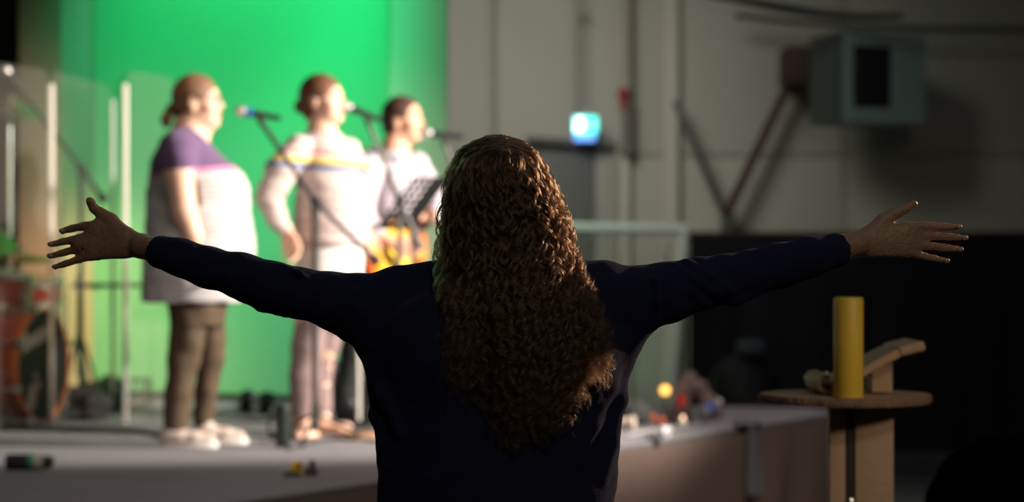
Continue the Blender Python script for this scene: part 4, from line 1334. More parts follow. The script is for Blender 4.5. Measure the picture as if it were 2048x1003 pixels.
S.build('hair', M_hair3, f3.t)
M_check = mat('pale_check_shirt', (.62, .56, .60), .85)
nt = M_check.node_tree
ck = nt.nodes.new('ShaderNodeTexBrick'); ck.offset = 0
ck.inputs['Scale'].default_value = 14; ck.inputs['Color1'].default_value = (.66, .61, .64, 1); ck.inputs['Color2'].default_value = (.66, .61, .64, 1); ck.inputs['Mortar'].default_value = (.38, .32, .38, 1); ck.inputs['Mortar Size'].default_value = .06; ck.inputs['Brick Width'].default_value = .5; ck.inputs['Row Height'].default_value = .5
mp = nt.nodes.new('ShaderNodeMapping'); mp.inputs['Rotation'].default_value = (1.5708, 0, 0)
tc = [n for n in nt.nodes if n.type == 'TEX_COORD'][0]
nt.links.new(tc.outputs['Object'], mp.inputs['Vector']); nt.links.new(mp.outputs[0], ck.inputs['Vector']); nt.links.new(ck.outputs['Color'], nt.nodes['Principled BSDF'].inputs['Base Color'])
S = f3.grid(690, 915, 280, 610, .46, .0065)
S.loft([f3.sec(595, 716, 812, .18), f3.sec(540, 720, 842, .185), f3.sec(480, 726, 850, .18), f3.sec(420, 728, 848, .17), f3.sec(370, 730, 842, .165), f3.sec(335, 734, 836, .155), f3.sec(315, 746, 828, .13), f3.sec(302, 762, 818, .09)], .02)
S.chain([f3.c(748, 328, -.14, 31), f3.c(728, 400, -.24, 28), f3.c(733, 442, -.28, 26), f3.c(764, 472, -.33, 20)], .015)
S.chain([f3.c(828, 333, .13, 31), f3.c(866, 398, .05, 28), f3.c(880, 430, -.06, 23), f3.c(872, 432, -.14, 18)], .015)
S.wrinkle((-2, 9, .6), (1, 13, 2.3), .0035, 24, 43)
sh3 = S.build('shirt', M_check, f3.t)
# collar and placket
cg = MB()
for sg in (-1, 1):
    cg.slab([G(.045, sg * .015, -.165), G(.0, sg * .062, -.135), G(-.045, sg * .055, -.125), G(-.05, sg * .06, -.165), G(.01, sg * .078, -.185), G(.070, sg * .035, -.215)], (0, 0, .004))
obj('collar', cg, M_check, sh3)
for k in range(5):
    q = f3.q(812 + k * 3, 322 + k * 27, -.14)
    obj('button', MB().lathe([(0, 0), (.006, 0), (.006, .003), (0, .004)], (q[0] - .0, q[1] - .02, q[2]), (.4, -1, 0), 10), M_steelgrey, sh3)
S = f3.grid(660, 820, 560, 840, .24, .0075)
S.loft([f3.sec(640, 722, 802, .15), f3.sec(580, 720, 808, .165)], .03)
for sg, pts in ((-1, [(742, 620, 36), (714, 700, 30), (696, 780, 24), (692, 826, 21)]), (1, [(778, 620, 36), (760, 700, 30), (752, 780, 24), (750, 826, 21)])):
    S.chain([f3.c(a, b, sg * .09, r) for a, b, r in pts], .02)
S.build('trousers', mat('black_jeans', (.012, .014, .013), .85, bump=.2), f3.t)
p = f3.q(683, 0, -.09); shoe(f3.t, (p[0], p[1], ST), (1, -.6, 0), .27, M_blackshoe, M_blackshoe)
p = f3.q(742, 0, .09); shoe(f3.t, (p[0], p[1], ST), (1, -.5, 0), .27, M_blackshoe, M_blackshoe)

# ================================================================== things on the stage
def onst(px, py):
    d = (HC - ST) * F / (py - HY)
    return P(px, py, d)


M_micgrille = mat('mic_grille', (.75, .70, .68), .35, metal=.8)
M_rubber = mat('rubber', (.02, .02, .02), .8)


def mic(pos, dirn, lab, group=None, ring=None):
    p = Vector(pos); d = Vector(dirn).normalized()
    t = thing('microphone', lab, 'microphone', tuple(p))
    obj('grille', MB().lathe([(0, -.026), (.014, -.023), (.023, -.012), (.0255, 0), (.0255, .004), (.024, .016), (.020, .024), (.0, .026)], p, d, 24).lathe([(.0262, -.003), (.0272, 0), (.0262, .003)], p, d, 24), M_micgrille, t)
    obj('handle', MB().lathe([(.0, .022), (.0195, .022), (.0205, .03), (.0175, .05), (.0125, .16), (.0125, .185), (.0, .187)], p, d, 20), M_dark, t)
    if ring:
        obj('collar_ring', MB().lathe([(.0195, .029), (.022, .031), (.022, .052), (.0185, .054)], p, d, 20), ring, t)
    else:
        obj('collar_ring', MB().lathe([(.0205, .026), (.0215, .027), (.0215, .030), (.0205, .031)], p, d, 20), M_steelgrey, t)
    return t


def boom_stand(lab, foot, clutch, tip, tail, mat_=M_dark, r=.0145, legs=True):
    t = thing('microphone_stand', lab, 'microphone stand', tuple(foot))
    f_ = Vector(foot); c = Vector(clutch)
    obj('pole', MB().tube([f_ + Vector((0, 0, .06)), c], r, 10), mat_, t)
    obj('boom', MB().tube([Vector(tip), c, Vector(tail)], r * .8, 10).tube([Vector(tail), Vector(tail) + (Vector(tail) - c).normalized() * .05], r * 1.7, 10), mat_, t)
    obj('clutch', MB().tube([c + Vector((0, -.03, 0)), c + Vector((0, .03, 0))], .024, 14).tube([c + Vector((0, 0, -.08)), c], .017, 12), M_rubber, t)
    tp = Vector(tip); dr_ = (tp - c).normalized()
    obj('microphone_clip', MB().tube([tp - dr_ * .04, tp + dr_ * .015], .014, 10), M_rubber, t)
    for i in range(3):
        a = i * 2.094 + .4
        e = f_ + Vector((math.cos(a) * .28, math.sin(a) * .28, .012))
        lg = obj('leg', MB().tube([f_ + Vector((0, 0, .13)), e], .0075, 8), mat_, t)
        obj('rubber_foot', MB().tube([e - (e - f_).normalized() * .04, e + Vector((0, 0, 0))], .0115, 8), M_rubber, lg)
    obj('hub', MB().tube([f_ + Vector((0, 0, .05)), f_ + Vector((0, 0, .17))], .018, 12), M_rubber, t)
    return t


D1 = 10.0
foot = P(630, 0, D1); foot.z = ST
boom_stand('black boom stand in front of the pale-sweatered singer, its boom rising to the left', foot, P(630, 402, D1), P(520, 240, D1), P(742, 512, D1 + .0))
mic(P(481, 222, D1), (1, 0.05, -.18), 'microphone with blue collar ring in front of the purple-yoked singer', ring=mat('blue_ring', (.03, .16, .55), .5))
D2 = 10.55
foot = P(792, 0, D2); foot.z = ST
boom_stand('boom stand behind the pale-sweatered singer with its boom rising left to the middle microphone', foot, P(800, 400, D2), P(733, 238, D2), P(835, 480, D2), M_steelgrey)
mic(P(693, 213, D2), (1, 0.05, -.38), 'microphone at the lips of the pale-sweatered singer')
D3 = 11.1
foot = P(925, 0, D3); foot.z = ST
boom_stand('boom stand holding the microphone of the guitar player, mostly hidden by the curly hair', foot, P(930, 400, D3), P(886, 276, D3), P(960, 470, D3), M_steelgrey)
mic(P(853, 266, D3), (1, 0.05, -.10), 'microphone at the lips of the guitar-playing singer')
foot = P(717, 0, 11.0); foot.z = ST
tp_ = thing('pale_pole_stand', 'pale slim pole on a round base behind the pale-sweatered singer', 'stand', tuple(foot))
obj('pole', MB().tube([foot + Vector((0, 0, .02)), foot + Vector((0, 0, .75))], .012, 10), M_pil, tp_)
obj('base', MB().lathe([(0, 0), (.12, 0), (.12, .012), (.03, .03), (0, .03)], foot, (0, 0, 1), 24), M_blackmetal, tp_)

# music stand of the guitar player
ms_d = 10.65
foot = P(825, 0, ms_d + .1); foot.z = ST
ms = thing('music_stand', 'black music stand with a perforated desk in front of the guitar player', 'music stand', tuple(foot))
TL, TR, BL = P(829, 351, ms_d), P(897, 351, ms_d), P(752, 457, ms_d)
TR = TR + Vector((0, .26, 0)); BL = BL + Vector((0, .0, 0))
uu = TR - TL; vv = BL - TL; nrm = uu.cross(vv).normalized() * .0025
dp = lambda a, b: TL + uu * a + vv * b


def plate(a0, b0, a1, b1):
    return MB().slab([dp(a0, b0), dp(a1, b0), dp(a1, b1), dp(a0, b1)], nrm)


RW = 7
for i in range(RW + 1):
    b0 = i / RW * .93
    obj('slat', plate(0, b0, 1, b0 + .07), M_dark, ms)
for a, w_ in ((0, .09), (.20, .07), (.38, .07), (.56, .44)):
    obj('upright_bar', plate(a, 0, a + w_, 1), M_dark, ms)
obj('ledge', MB().slab([dp(0, 1), dp(1, 1), dp(1, 1) - nrm.normalized() * -.055, dp(0, 1) - nrm.normalized() * -.055], vv.normalized() * .003), M_dark, ms)
ctr = dp(.5, .75) + nrm * -2
obj('pole', MB().tube([foot + Vector((0, 0, .05)), Vector((foot.x, foot.y, ctr.z - .05)), ctr], .010, 10), M_dark, ms)
for i in range(3):
    a = i * 2.094 + 1.0
    obj('leg', MB().tube([foot + Vector((0, 0, .16)), foot + Vector((math.cos(a) * .25, math.sin(a) * .25, .01))], .008, 8), M_dark, ms)

# guitar
GC = Vector(f3.q(802, 505, -.26)); gn = Vector((.72, -.66, .16)).normalized()
ga = Vector((.26, .80, .50)); ga = (ga - gn * ga.dot(gn)).normalized(); gb = gn.cross(ga)
gt = thing('guitar', 'sunburst acoustic guitar held by the pale-shirted player', 'guitar', tuple(GC))
outl = []
N = 72
for i in range(N):
    t_ = i / N * 2 * math.pi
    x = math.cos(t_)          # +1 towards the neck
    wid = .195 * math.sqrt(max(0, 1 - x * x)) if abs(x) < 1 else 0
    wid *= (1.0 - .20 * x) * (1 - .22 * math.exp(-((x - .18) / .28) ** 2))
    outl.append((x * .235, math.copysign(wid, math.sin(t_))))
gp = lambda a, b, h: GC + ga * a + gb * b + gn * h
mb = MB()
n_ = N
V = [gp(a, b, .0) for a, b in outl] + [gp(a, b, -.095) for a, b in outl]
mb.add(V, [tuple(range(n_, 2 * n_))[::1]] + [(i, n_ + i, n_ + (i + 1) % n_, (i + 1) % n_) for i in range(n_)])
M_gside = mat('orange_brown_lacquer', (.55, .16, .03), .2, noise=.15, nscale=12, Coat_Weight=.6)
gbody = obj('body', mb, M_gside, gt)
M_gtop = mat('sunburst_top', (.8, .4, .08), .18, Coat_Weight=.8)
nt = M_gtop.node_tree; tcn = [n for n in nt.nodes if n.type == 'TEX_COORD'][0]
ln = nt.nodes.new('ShaderNodeVectorMath'); ln.operation = 'LENGTH'; nt.links.new(tcn.outputs['Object'], ln.inputs[0])
cr = nt.nodes.new('ShaderNodeValToRGB'); nt.links.new(ln.outputs['Value'], cr.inputs[0])
cr.color_ramp.elements[0].position = .07; cr.color_ramp.elements[0].color = (.85, .62, .07, 1)
cr.color_ramp.elements[1].position = .22; cr.color_ramp.elements[1].color = (.55, .09, .015, 1)
e = cr.color_ramp.elements.new(.15); e.color = (.85, .38, .03, 1)
nt.links.new(cr.outputs[0], nt.nodes['Principled BSDF'].inputs['Base Color'])
V = [gp(a, b, .0012) for a, b in outl]
V2 = [gp(a * .99, b * .99, .004) for a, b in outl] + [gp(0, 0, .0045)]
mb = MB(); mb.add(V + V2, [(i, (i + 1) % n_, n_ + (i + 1) % n_, n_ + i) for i in range(n_)] + [(n_ + i, n_ + (i + 1) % n_, 2 * n_) for i in range(n_)])
obj('top', mb, M_gtop, gbody)
obj('sound_hole', MB().lathe([(0, .0), (.048, .0), (.052, .001), (.052, .0015), (0, .0018)], gp(.06, 0, .0045), gn, 28), M_dark, gbody)
obj('bridge', MB().slab([gp(-.10, -.07, .004), gp(-.075, -.07, .004), gp(-.075, .07, .004), gp(-.10, .07, .004)], gn * .009), M_dark, gbody)
obj('neck', MB().slab([gp(.14, -.028, .006), gp(.60, -.022, .006), gp(.60, .022, .006), gp(.14, .028, .006)], gn * .007).slab([gp(.20, -.022, -.018), gp(.60, -.017, -.012), gp(.60, .017, -.012), gp(.20, .022, -.018)], gn * .024), mat('dark_rosewood', (.08, .035, .02), .4), gt)
hd = obj('headstock', MB().slab([gp(.60, -.024, .0), gp(.76, -.036, -.03), gp(.77, 0, -.032), gp(.76, .036, -.03), gp(.60, .024, .0)], gn * .014), M_gside, gt)
for i in range(3):
    for sg in (-1, 1):
        obj('tuning_peg', MB().lathe([(0, -.012), (.006, -.012), (.009, 0), (.006, .012), (0, .012)], gp(.635 + i * .045, sg * (.045 + i * .002), -.015), gb, 12), M_chrome, hd)
st = MB()
for i in range(6):
    o = (i - 2.5) * .0085
    st.tube([gp(-.088, o * 1.15, .016), gp(.60, o * .85, .016)], .0007, 4)
obj('string', st, M_chrome, gt, kind='stuff')

# acrylic drum shield
def mat_acrylic():
    m = bpy.data.materials.new('clear_acrylic'); m.use_nodes = True
    nt = m.node_tree; nt.nodes.remove(nt.nodes['Principled BSDF'])
    tr = nt.nodes.new('ShaderNodeBsdfTransparent'); tr.inputs[0].default_value = (.93, .95, .94, 1)
    gl_ = nt.nodes.new('ShaderNodeBsdfGlossy'); gl_.inputs['Roughness'].default_value = .12; gl_.inputs[0].default_value = (1, 1, 1, 1)
    df = nt.nodes.new('ShaderNodeBsdfDiffuse'); df.inputs[0].default_value = (.85, .80, .70, 1)
    m1 = nt.nodes.new('ShaderNodeMixShader'); m2 = nt.nodes.new('ShaderNodeMixShader'); m2.inputs[0].default_value = .022
    m1.inputs[0].default_value = .02; nt.links.new(tr.outputs[0], m1.inputs[1]); nt.links.new(gl_.outputs[0], m1.inputs[2])
    nt.links.new(m1.outputs[0], m2.inputs[1]); nt.links.new(df.outputs[0], m2.inputs[2])
    nt.links.new(m2.outputs[0], nt.nodes['Material Output'].inputs[0])
    return m


M_acr = mat_acrylic()
M_acredge = mat('acrylic_edge', (.88, .84, .76), .35, noise=.03)  # whitish colour holds the light caught in the clear edges
H_SH = 1.78
sd_t = thing('drum_shield', 'clear acrylic folding shield in front of the drum kit', 'drum shield', (-2.3, 11.3, ST))
pts = [P(-210, 0, 9.9), P(103, 0, 11.03), P(226, 0, 12.1), P(251, 0, 11.03), P(352, 0, 11.45)]
for a, b in zip(pts[:-1], pts[1:]):
    a = Vector((a.x, a.y, 0)); b = Vector((b.x, b.y, 0)); d = (b - a); L = d.length; d.normalize(); n_ = Vector((-d.y, d.x, 0)) * .006
    # rounded upper corners
    out_ = []
    R_ = .07
    for (x, z, a0) in ((.012, .008, None), (L - .012, .008, None), (L - .012 - R_, H_SH - R_, 0), (.012 + R_, H_SH - R_, 90)):
        if a0 is None:
            out_.append((x, z))
        else:
            for k in range(7):
                th = math.radians(a0 + k * 15); out_.append((x + R_ * math.cos(th), z + R_ * math.sin(th)))
    pn = obj('acrylic_panel', MB().slab([a + d * x + Vector((0, 0, ST + z)) for x, z in out_], n_), M_acr, sd_t)
for i, (p, wd_) in enumerate(zip(pts, (.018, .026, .020, .026, .008))):
    q = Vector((p.x, p.y, 0))
    eg = obj('edge_glint', MB().bbox(q + Vector((0, -.004, ST + (H_SH - .08) / 2 + .01)), (wd_, .012, H_SH - .08), .003), M_acredge, sd_t, label='polished acrylic edge with its caught light painted pale')
    for k in range(3):
        obj('hinge', MB().tube([q + Vector((0, -.008, ST + .25 + k * .6)), q + Vector((0, -.008, ST + .29 + k * .6))], .004, 8), M_acredge, eg)

# drum kit
M_drum = mat('red_orange_lacquer', (.27, .030, .009), .2, noise=.12, nscale=5, Coat_Weight=.8)
M_hoop = mat('orange_hoop', (.40, .11, .035), .3, Coat_Weight=.5)
M_bhead = mat('black_drum_head', (.008, .007, .007), .6)
M_whead = mat('white_drum_head', (.7, .68, .64), .5)
bdp = P(84, 740, 10.95); ax = Vector((.965, -.26, 0)).normalized()
kd = thing('bass_drum', 'large red-orange bass drum with black front head behind the acrylic shield', 'bass drum', (bdp.x, bdp.y, ST))
R = .272
bc = Vector((bdp.x, bdp.y, ST + .305))
obj('shell', MB().lathe([(R * .97, -.44), (R, -.43), (R, -.03), (R * .97, -.02)], bc, ax, 56), M_drum, kd)
for (h0, h1) in ((-.03, .012), (-.46, -.42)):
    obj('hoop', MB().lathe([(R + .002, h0), (R + .012, h0), (R + .014, (h0 + h1) / 2), (R + .012, h1), (R - .002, h1), (R - .002, h0)], bc, ax, 56), M_hoop, kd)
hd_ = obj('front_head', MB().lathe([(0, .002), (R * .5, .002), (R - .002, 0), (R - .002, -.01), (0, -.01)], bc, ax, 56), M_bhead, kd)
sv = Vector((0, 0, 1)).cross(ax).normalized() * 1.0    # screen-right along the head
if sv.x < 0:
    sv = -sv
hp_ = lambda a, b, h=.004: bc + sv * a + Vector((0, 0, 1)) * b + ax * h
lt = MB()
xs = -.205
for i, (hh, wv) in enumerate([(.078, .016), (.050, .014), (.050, .014), (.050, .014), (.052, .014), (.050, .013), (.050, .014), (.052, .014), (.050, .014)]):
    x0 = xs + i * .036; sl_ = .018; z0 = .088 + i * .0095
    lt.slab([hp_(x0, z0), hp_(x0 + wv, z0), hp_(x0 + wv + sl_, z0 + hh), hp_(x0 + sl_, z0 + hh)], ax * .0015)
    lt.slab([hp_(x0 + wv * .8, z0 + (.0 if i % 2 else hh * .75)), hp_(x0 + wv * .8 + .018, z0 + (.0 if i % 2 else hh * .75) + .004), hp_(x0 + wv * .8 + .02, z0 + (.012 if i % 2 else hh * .98)), hp_(x0 + wv * .8, z0 + (.012 if i % 2 else hh * .98))], ax * .0012)
lt.slab([hp_(xs - .01, .070), hp_(xs + .33, .155), hp_(xs + .33, .163), hp_(xs - .01, .078)], ax * .0014)
obj('head_lettering', lt, mat('white_print', (.62, .56, .52), .6), hd_, label='slanting white lettering')
sp_ = MB()
rg = np.random.default_rng(5)
for i in range(26):
    a_ = -.09 + rg.normal(0, .035); b_ = -.15 + rg.normal(0, .035) + (a_ + .09) * .8
    sp_.lathe([(0, 0), (.012 + rg.uniform(0, .012), 0), (.01, .0015), (0, .0015)], hp_(a_, b_, .003), ax, 9)
obj('pale_blotches', sp_, mat('pale_blotches', (.34, .30, .27), .7), hd_, kind='stuff', label='pale blotches low on the head')  # pale discs scattered low on the front head
for k in range(8):
    th = k * math.pi / 4 + .35
    dv = Vector((0, 0, 1)) * math.sin(th) + sv * math.cos(th)
    p0 = bc + dv * (R + .03)
    lg = obj('lug', MB().tube([p0 + ax * -.16 - dv * .018, p0 + ax * -.10 - dv * .018], .013, 10), M_chrome, kd)
    obj('claw_rod', MB().tube([p0 + ax * -.12, p0 + ax * .016], .0055, 8).box(p0 + ax * .010 - dv * .004, (.03, .03, .03)), M_chrome, lg)
for sg in (-1, 1):
    e = bc + ax * -.08 + sv * sg * .30; e.z = ST + .01
    obj('spur_leg', MB().tube([bc + ax * -.14 + sv * sg * R * .85 + Vector((0, 0, -R * .5)), e], .008, 8).ball(e, .013, 10), M_chrome, kd)


def drum(name, lab, c, r, h, axis, hold=None, legs=False):
    c = Vector(c); a = Vector(axis).normalized()
    t = thing(name, lab, 'drum', tuple(c))
    obj('shell', MB().lathe([(r * .97, -h), (r, -h + .01), (r, -.012), (r * .97, -.003)], c, a, 36), M_drum, t)
    for z in (0, -h + .02):
        obj('hoop', MB().lathe([(r + .001, z - .018), (r + .010, z - .018), (r + .008, z), (r + .010, z + .006), (r - .001, z + .006)], c, a, 36), M_chrome, t)
    obj('head', MB().lathe([(0, .0), (r * .99, -.001), (r * .99, -.006), (0, -.006)], c, a, 36), M_whead, t)
    q = a.to_track_quat('Z', 'Y')
    for k in range(6):
        th = k * math.pi / 3 + .2
        dv = q @ Vector((math.cos(th), math.sin(th), 0))
        obj('lug', MB().tube([c + dv * (r + .008) - a * (h * .32), c + dv * (r + .008) - a * (h * .68)], .010, 8).tube([c + dv * (r + .010), c + dv * (r + .010) - a * (h * .4)], .003, 6), M_chrome, t)
    if hold is not None:
        obj('mount_arm', MB().tube([c - a * h * .5 + (Vector(hold) - c).normalized() * r * .9, Vector(hold)], .010, 8), M_chrome, t)
    if legs:
        for k in range(3):
            th = k * 2.094 + .3
            e = c + Vector((math.cos(th) * (r + .02), math.sin(th) * (r + .02), 0))
            obj('leg', MB().tube([Vector((e.x, e.y, c.z - h * .3)), Vector((e.x, e.y, ST + .03)), Vector((e.x + math.cos(th) * .02, e.y + math.sin(th) * .02, ST + .008))], .007, 8), M_chrome, t)
    return t


top = bc + ax * -.22 + Vector((0, 0, R + .02))
drum('tom_drum', 'red-orange rack tom with chrome hoops mounted above the bass drum', P(14, 545, 11.15), .13, .18, (.15, -.05, 1), top)
drum('tom_drum', 'second red-orange rack tom, cut by the picture edge beyond the first', P(-105, 545, 11.45), .15, .20, (.15, -.05, 1), top + Vector((-.05, .05, .0)))
fc = P(-90, 0, 10.9); drum('floor_tom', 'red-orange floor tom on chrome legs past the picture edge by the bass drum', (fc.x, fc.y, ST + .56), .19, .38, (0, 0, 1), legs=True)
sc_ = P(62, 0, 11.7)
sn = drum('snare_drum', 'shallow snare drum on chrome legs before the brown column', (sc_.x, sc_.y, P(0, 560, 11.7).z), .17, .12, (.05, -.1, 1), legs=True)


def cymbal_stand(lab, px, d, pz, r, tilt, hat=False):
    p = P(px, 0, d); t = thing('cymbal_stand', lab, 'cymbal stand', (p.x, p.y, ST))
    top_ = Vector((p.x, p.y, P(0, pz, d).z))
    obj('pole', MB().tube([Vector((p.x, p.y, ST + .08)), Vector((p.x, p.y, ST + .7))], .012, 10).tube([Vector((p.x, p.y, ST + .65)), top_ + Vector((0, 0, .03))], .009, 10), M_chrome, t)
    for k in range(3):
        a = k * 2.094 + .6
        obj('leg', MB().tube([Vector((p.x, p.y, ST + .28)), Vector((p.x + math.cos(a) * .24, p.y + math.sin(a) * .24, ST + .012))], .008, 8), M_chrome, t)
    M_br = mat('bronze_cymbal', (.75, .50, .20), .25, metal=1.0, noise=.1, nscale=20)
    axs = Vector(tilt).normalized()
    cyz = obj('cymbal', MB().lathe([(.007, .022), (.02, .022), (.04, .010), (r * .5, .004), (r, -.012), (r, -.014), (r * .5, .002), (.04, .008), (.007, .020)], top_, axs, 40), M_br, t)
    if hat:
        obj('cymbal', MB().lathe([(.007, -.042), (.04, -.03), (r * .5, -.022), (r, -.016), (r, -.018), (.04, -.034), (.007, -.045)], top_, axs, 40), M_br, t)
    obj('wing_nut', MB().tube([top_ + axs * .02, top_ + axs * .05], .010, 8).box(top_ + axs * .045, (.04, .008, .014)), M_chrome, t)
    for z in (.68, .9):
        if ST + z < top_.z:
            obj('clamp', MB().tube([Vector((p.x - .025, p.y, ST + z)), Vector((p.x + .03, p.y, ST + z))], .013, 10), M_chrome, t)
    return t


cymbal_stand('hi-hat stand with paired bronze cymbals behind the bass drum', 40, 11.9, 512, .17, (.05, -.12, 1), True)
cymbal_stand('crash cymbal stand beside the black curtain at the picture edge', 20, 12.2, 206, .20, (.35, -.3, 1))
cymbal_stand('low ride cymbal stand at the picture edge above the drums', -60, 11.6, 470, .24, (.3, -.4, 1))

dm = 11.75
foot = P(162, 0, dm); foot.z = ST
boom_stand('tall black boom stand seen through the acrylic shield, boom rising to the left', foot, P(162, 335, dm), P(30, 165, dm), P(200, 388, dm))
mic(P(12, 140, dm), (.62, 0.1, -.8), 'small microphone high above the drums at the left end of the tall boom')
# flat desk stand
fo = P(158, 0, 12.0)
kb = thing('flat_desk_stand', 'dark stand with a flat horizontal desk behind the acrylic shield', 'stand', (fo.x, fo.y, ST))
dz_ = P(0, 570, 12.0).z
obj('desk', MB().bbox((P(216, 0, 12.0).x, 12.0, dz_), (.36, .26, .022), .006), M_blackmetal, kb)
obj('pole', MB().tube([(fo.x, 12.0, ST + .2), (fo.x, 12.0, dz_ + .06)], .014, 10).tube([(fo.x, 12, dz_), (P(200, 0, 12).x, 12, dz_ - .01)], .012, 8), M_blackmetal, kb)
for sx, sy in ((-1, 0), (1, .4), (1, -.6)):
    obj('leg', MB().tube([(fo.x, 12.0, ST + .45), (fo.x + sx * .05, 12.0 + sy * .2, ST + .25), (fo.x + sx * .10, 12.0 + sy * .4, ST + .01)], .010, 8), M_blackmetal, kb)


def soft_bag(name, lab, px0, px1, pytop, pybot, m, seed, dep=.3, vox=.012, handles=True):
    a = onst(px0, pybot); b = onst(px1, pybot); d = a.y + dep / 2
    z1 = HC - (pytop - HY) * a.y / F
    cx_ = (a.x + b.x) / 2; w_ = (b.x - a.x) / 2
    t = thing(name, lab, 'bag', (cx_, d, ST))
    S_ = Sculpt((cx_ - w_ - .05, d - dep / 2 - .05, ST + .004), (cx_ + w_ + .05, d + dep / 2 + .05, z1 + .06), vox)
    h = z1 - ST
    S_.loft([(ST + .01, cx_, d, w_, dep / 2), (ST + h * .5, cx_, d, w_ * .98, dep / 2), (ST + h * .85, cx_, d, w_ * .8, dep / 2 * .7), (z1, cx_, d, w_ * .4, dep / 2 * .35)], .02, p=2.8, cap=.0)
    S_.wrinkle(S_.lo, S_.lo + S_.h * S_.n, .018, 26, seed)
    bg_ = S_.build('bag_body', m, t)
    if handles:
        for sy in (-1, 1):
            obj('strap', MB().tube([(cx_ - w_ * .4, d + sy * .03, z1 - h * .2), (cx_ - w_ * .25, d + sy * .05, z1 + .03), (cx_ + w_ * .2, d + sy * .05, z1 + .035), (cx_ + w_ * .4, d + sy * .03, z1 - h * .2)], .010, 8), M_rubber, t)
    return t


soft_bag('equipment_bag', 'low dark bag on the stage floor between the bass drum and the shield edge', 118, 210, 782, 842, mat('dark_brown_nylon', (.028, .022, .024), .7, noise=.2, bump=.3), 3, .24)
soft_bag('equipment_bag', 'second dark bag behind the shield, right of the tall boom stand', 176, 240, 765, 822, mat('black_grey_nylon', (.03, .032, .038), .6, noise=.2, bump=.3), 4, .3)
soft_bag('gear_bag', 'dark grey bag at the stage edge right behind the woman with raised arms', 1236, 1292, 806, 852, mat('charcoal_canvas', (.035, .037, .035), .8, noise=.2, bump=.3), 5, .18, .008, False)
# wire crate behind
cp = P(250, 0, 12.35)
cr_ = thing('wire_crate', 'low wire crate on the stage floor in front of the backdrop', 'crate', (cp.x, cp.y, ST))
M_wire = mat('olive_wire', (.12, .11, .08), .5, metal=.4)
w2, d2, h2 = .13, .12, .16
for z in (.01, h2):
    obj('rim', MB().tube([(cp.x - w2, cp.y - d2, ST + z), (cp.x + w2, cp.y - d2, ST + z), (cp.x + w2, cp.y + d2, ST + z), (cp.x - w2, cp.y + d2, ST + z), (cp.x - w2, cp.y - d2, ST + z)], .005, 6), M_wire, cr_)
wr = MB()
for i in range(9):
    x = cp.x - w2 + i * w2 / 4
    for sy in (-1, 1):
        wr.tube([(x, cp.y + sy * d2, ST + .01), (x, cp.y + sy * d2, ST + h2)], .0025, 5)
for i in range(7):
    y = cp.y - d2 + i * d2 / 3
    for sx in (-1, 1):
        wr.tube([(cp.x + sx * w2, y, ST + .01), (cp.x + sx * w2, y, ST + h2)], .0025, 5)
    wr.tube([(cp.x - w2, y, ST + .008), (cp.x + w2, y, ST + .008)], .0025, 5)
obj('wires', wr, M_wire, cr_, kind='stuff')

# amplifier behind the singers and small lamps at the foot of the backdrop
am = onst(697, 824)
at_ = thing('guitar_amplifier', 'black guitar amplifier on the stage floor behind the pale-sweatered singer', 'amplifier', (am.x, am.y + .12, ST))
obj('cabinet', MB().bbox((am.x, am.y + .13, ST + .14), (.24, .24, .26), .012), M_dark, at_)
obj('grille_cloth', MB().bbox((am.x, am.y + .008, ST + .12), (.20, .012, .18), .003), mat('speaker_cloth', (.03, .026, .024), .9, bump=.5, bscale=300), at_)
obj('control_panel', MB().bbox((am.x, am.y + .008, ST + .235), (.20, .012, .035), .003), M_steelgrey, at_)
for k in range(4):
    obj('knob', MB().lathe([(0, 0), (.008, 0), (.007, .010), (0, .010)], (am.x - .07 + k * .045, am.y + .002, ST + .235), (0, -1, 0), 12), M_chrome, at_)
for i, (px, py, lab) in enumerate([(492, 826, 'squat black floor lamp facing the green backdrop, nearer the purple-yoked singer'), (530, 830, 'squat black floor lamp facing the green backdrop, nearer the pale-sweatered singer')]):
    p = onst(px, py)
    t = thing('floor_spotlight', lab, 'stage lamp', (p.x, p.y, ST))
    q = Vector((p.x, p.y + .05, ST + .06))
    obj('lamp_can', MB().lathe([(.0, -.05), (.035, -.045), (.042, 0), (.046, .05), (.042, .05), (.036, .0), (.0, -.03)], q, (0.1, .8, .55), 20), M_dark, t)
    obj('yoke', MB().tube([q + Vector((-.052, 0, 0)), q + Vector((-.052, 0, -.05)), q + Vector((.052, 0, -.05)), q + Vector((.052, 0, 0))], .005, 6).box((q.x, q.y, ST + .005), (.09, .06, .01)), M_blackmetal, t)

# thermos mug by the barefoot singer
p = onst(566, 894)
mg = thing('thermos_mug', 'upright black mug with a pale label standing beside the bare feet', 'mug', (p.x, p.y, ST))
obj('mug_body', MB().lathe([(0, .001), (.030, .001), (.033, .01), (.035, .165), (.0, .165)], (p.x, p.y, ST), (0, 0, 1), 28), mat('black_green_enamel', (.02, .028, .024), .35), mg)
obj('lid', MB().lathe([(.036, .162), (.037, .175), (.034, .190), (.012, .194), (0, .194)], (p.x, p.y, ST), (0, 0, 1), 28), M_dark, mg)
lb = MB()
lb.lathe([(.0352, .02), (.0358, .02), (.0366, .15), (.036, .15)], (p.x, p.y, ST), (0, 0, 1), 28)
lb.f = [f for k, f in enumerate(lb.f[:84]) if (k % 28) in (20, 21, 22, 23, 24)]
obj('label_band', lb, mat('pale_green_label', (.30, .34, .29), .6), mg)
obj('handle', MB().tube([(p.x - .034, p.y, ST + .14), (p.x - .062, p.y - .005, ST + .13), (p.x - .062, p.y - .005, ST + .06), (p.x - .033, p.y, ST + .045)], .006, 8), M_dark, mg)

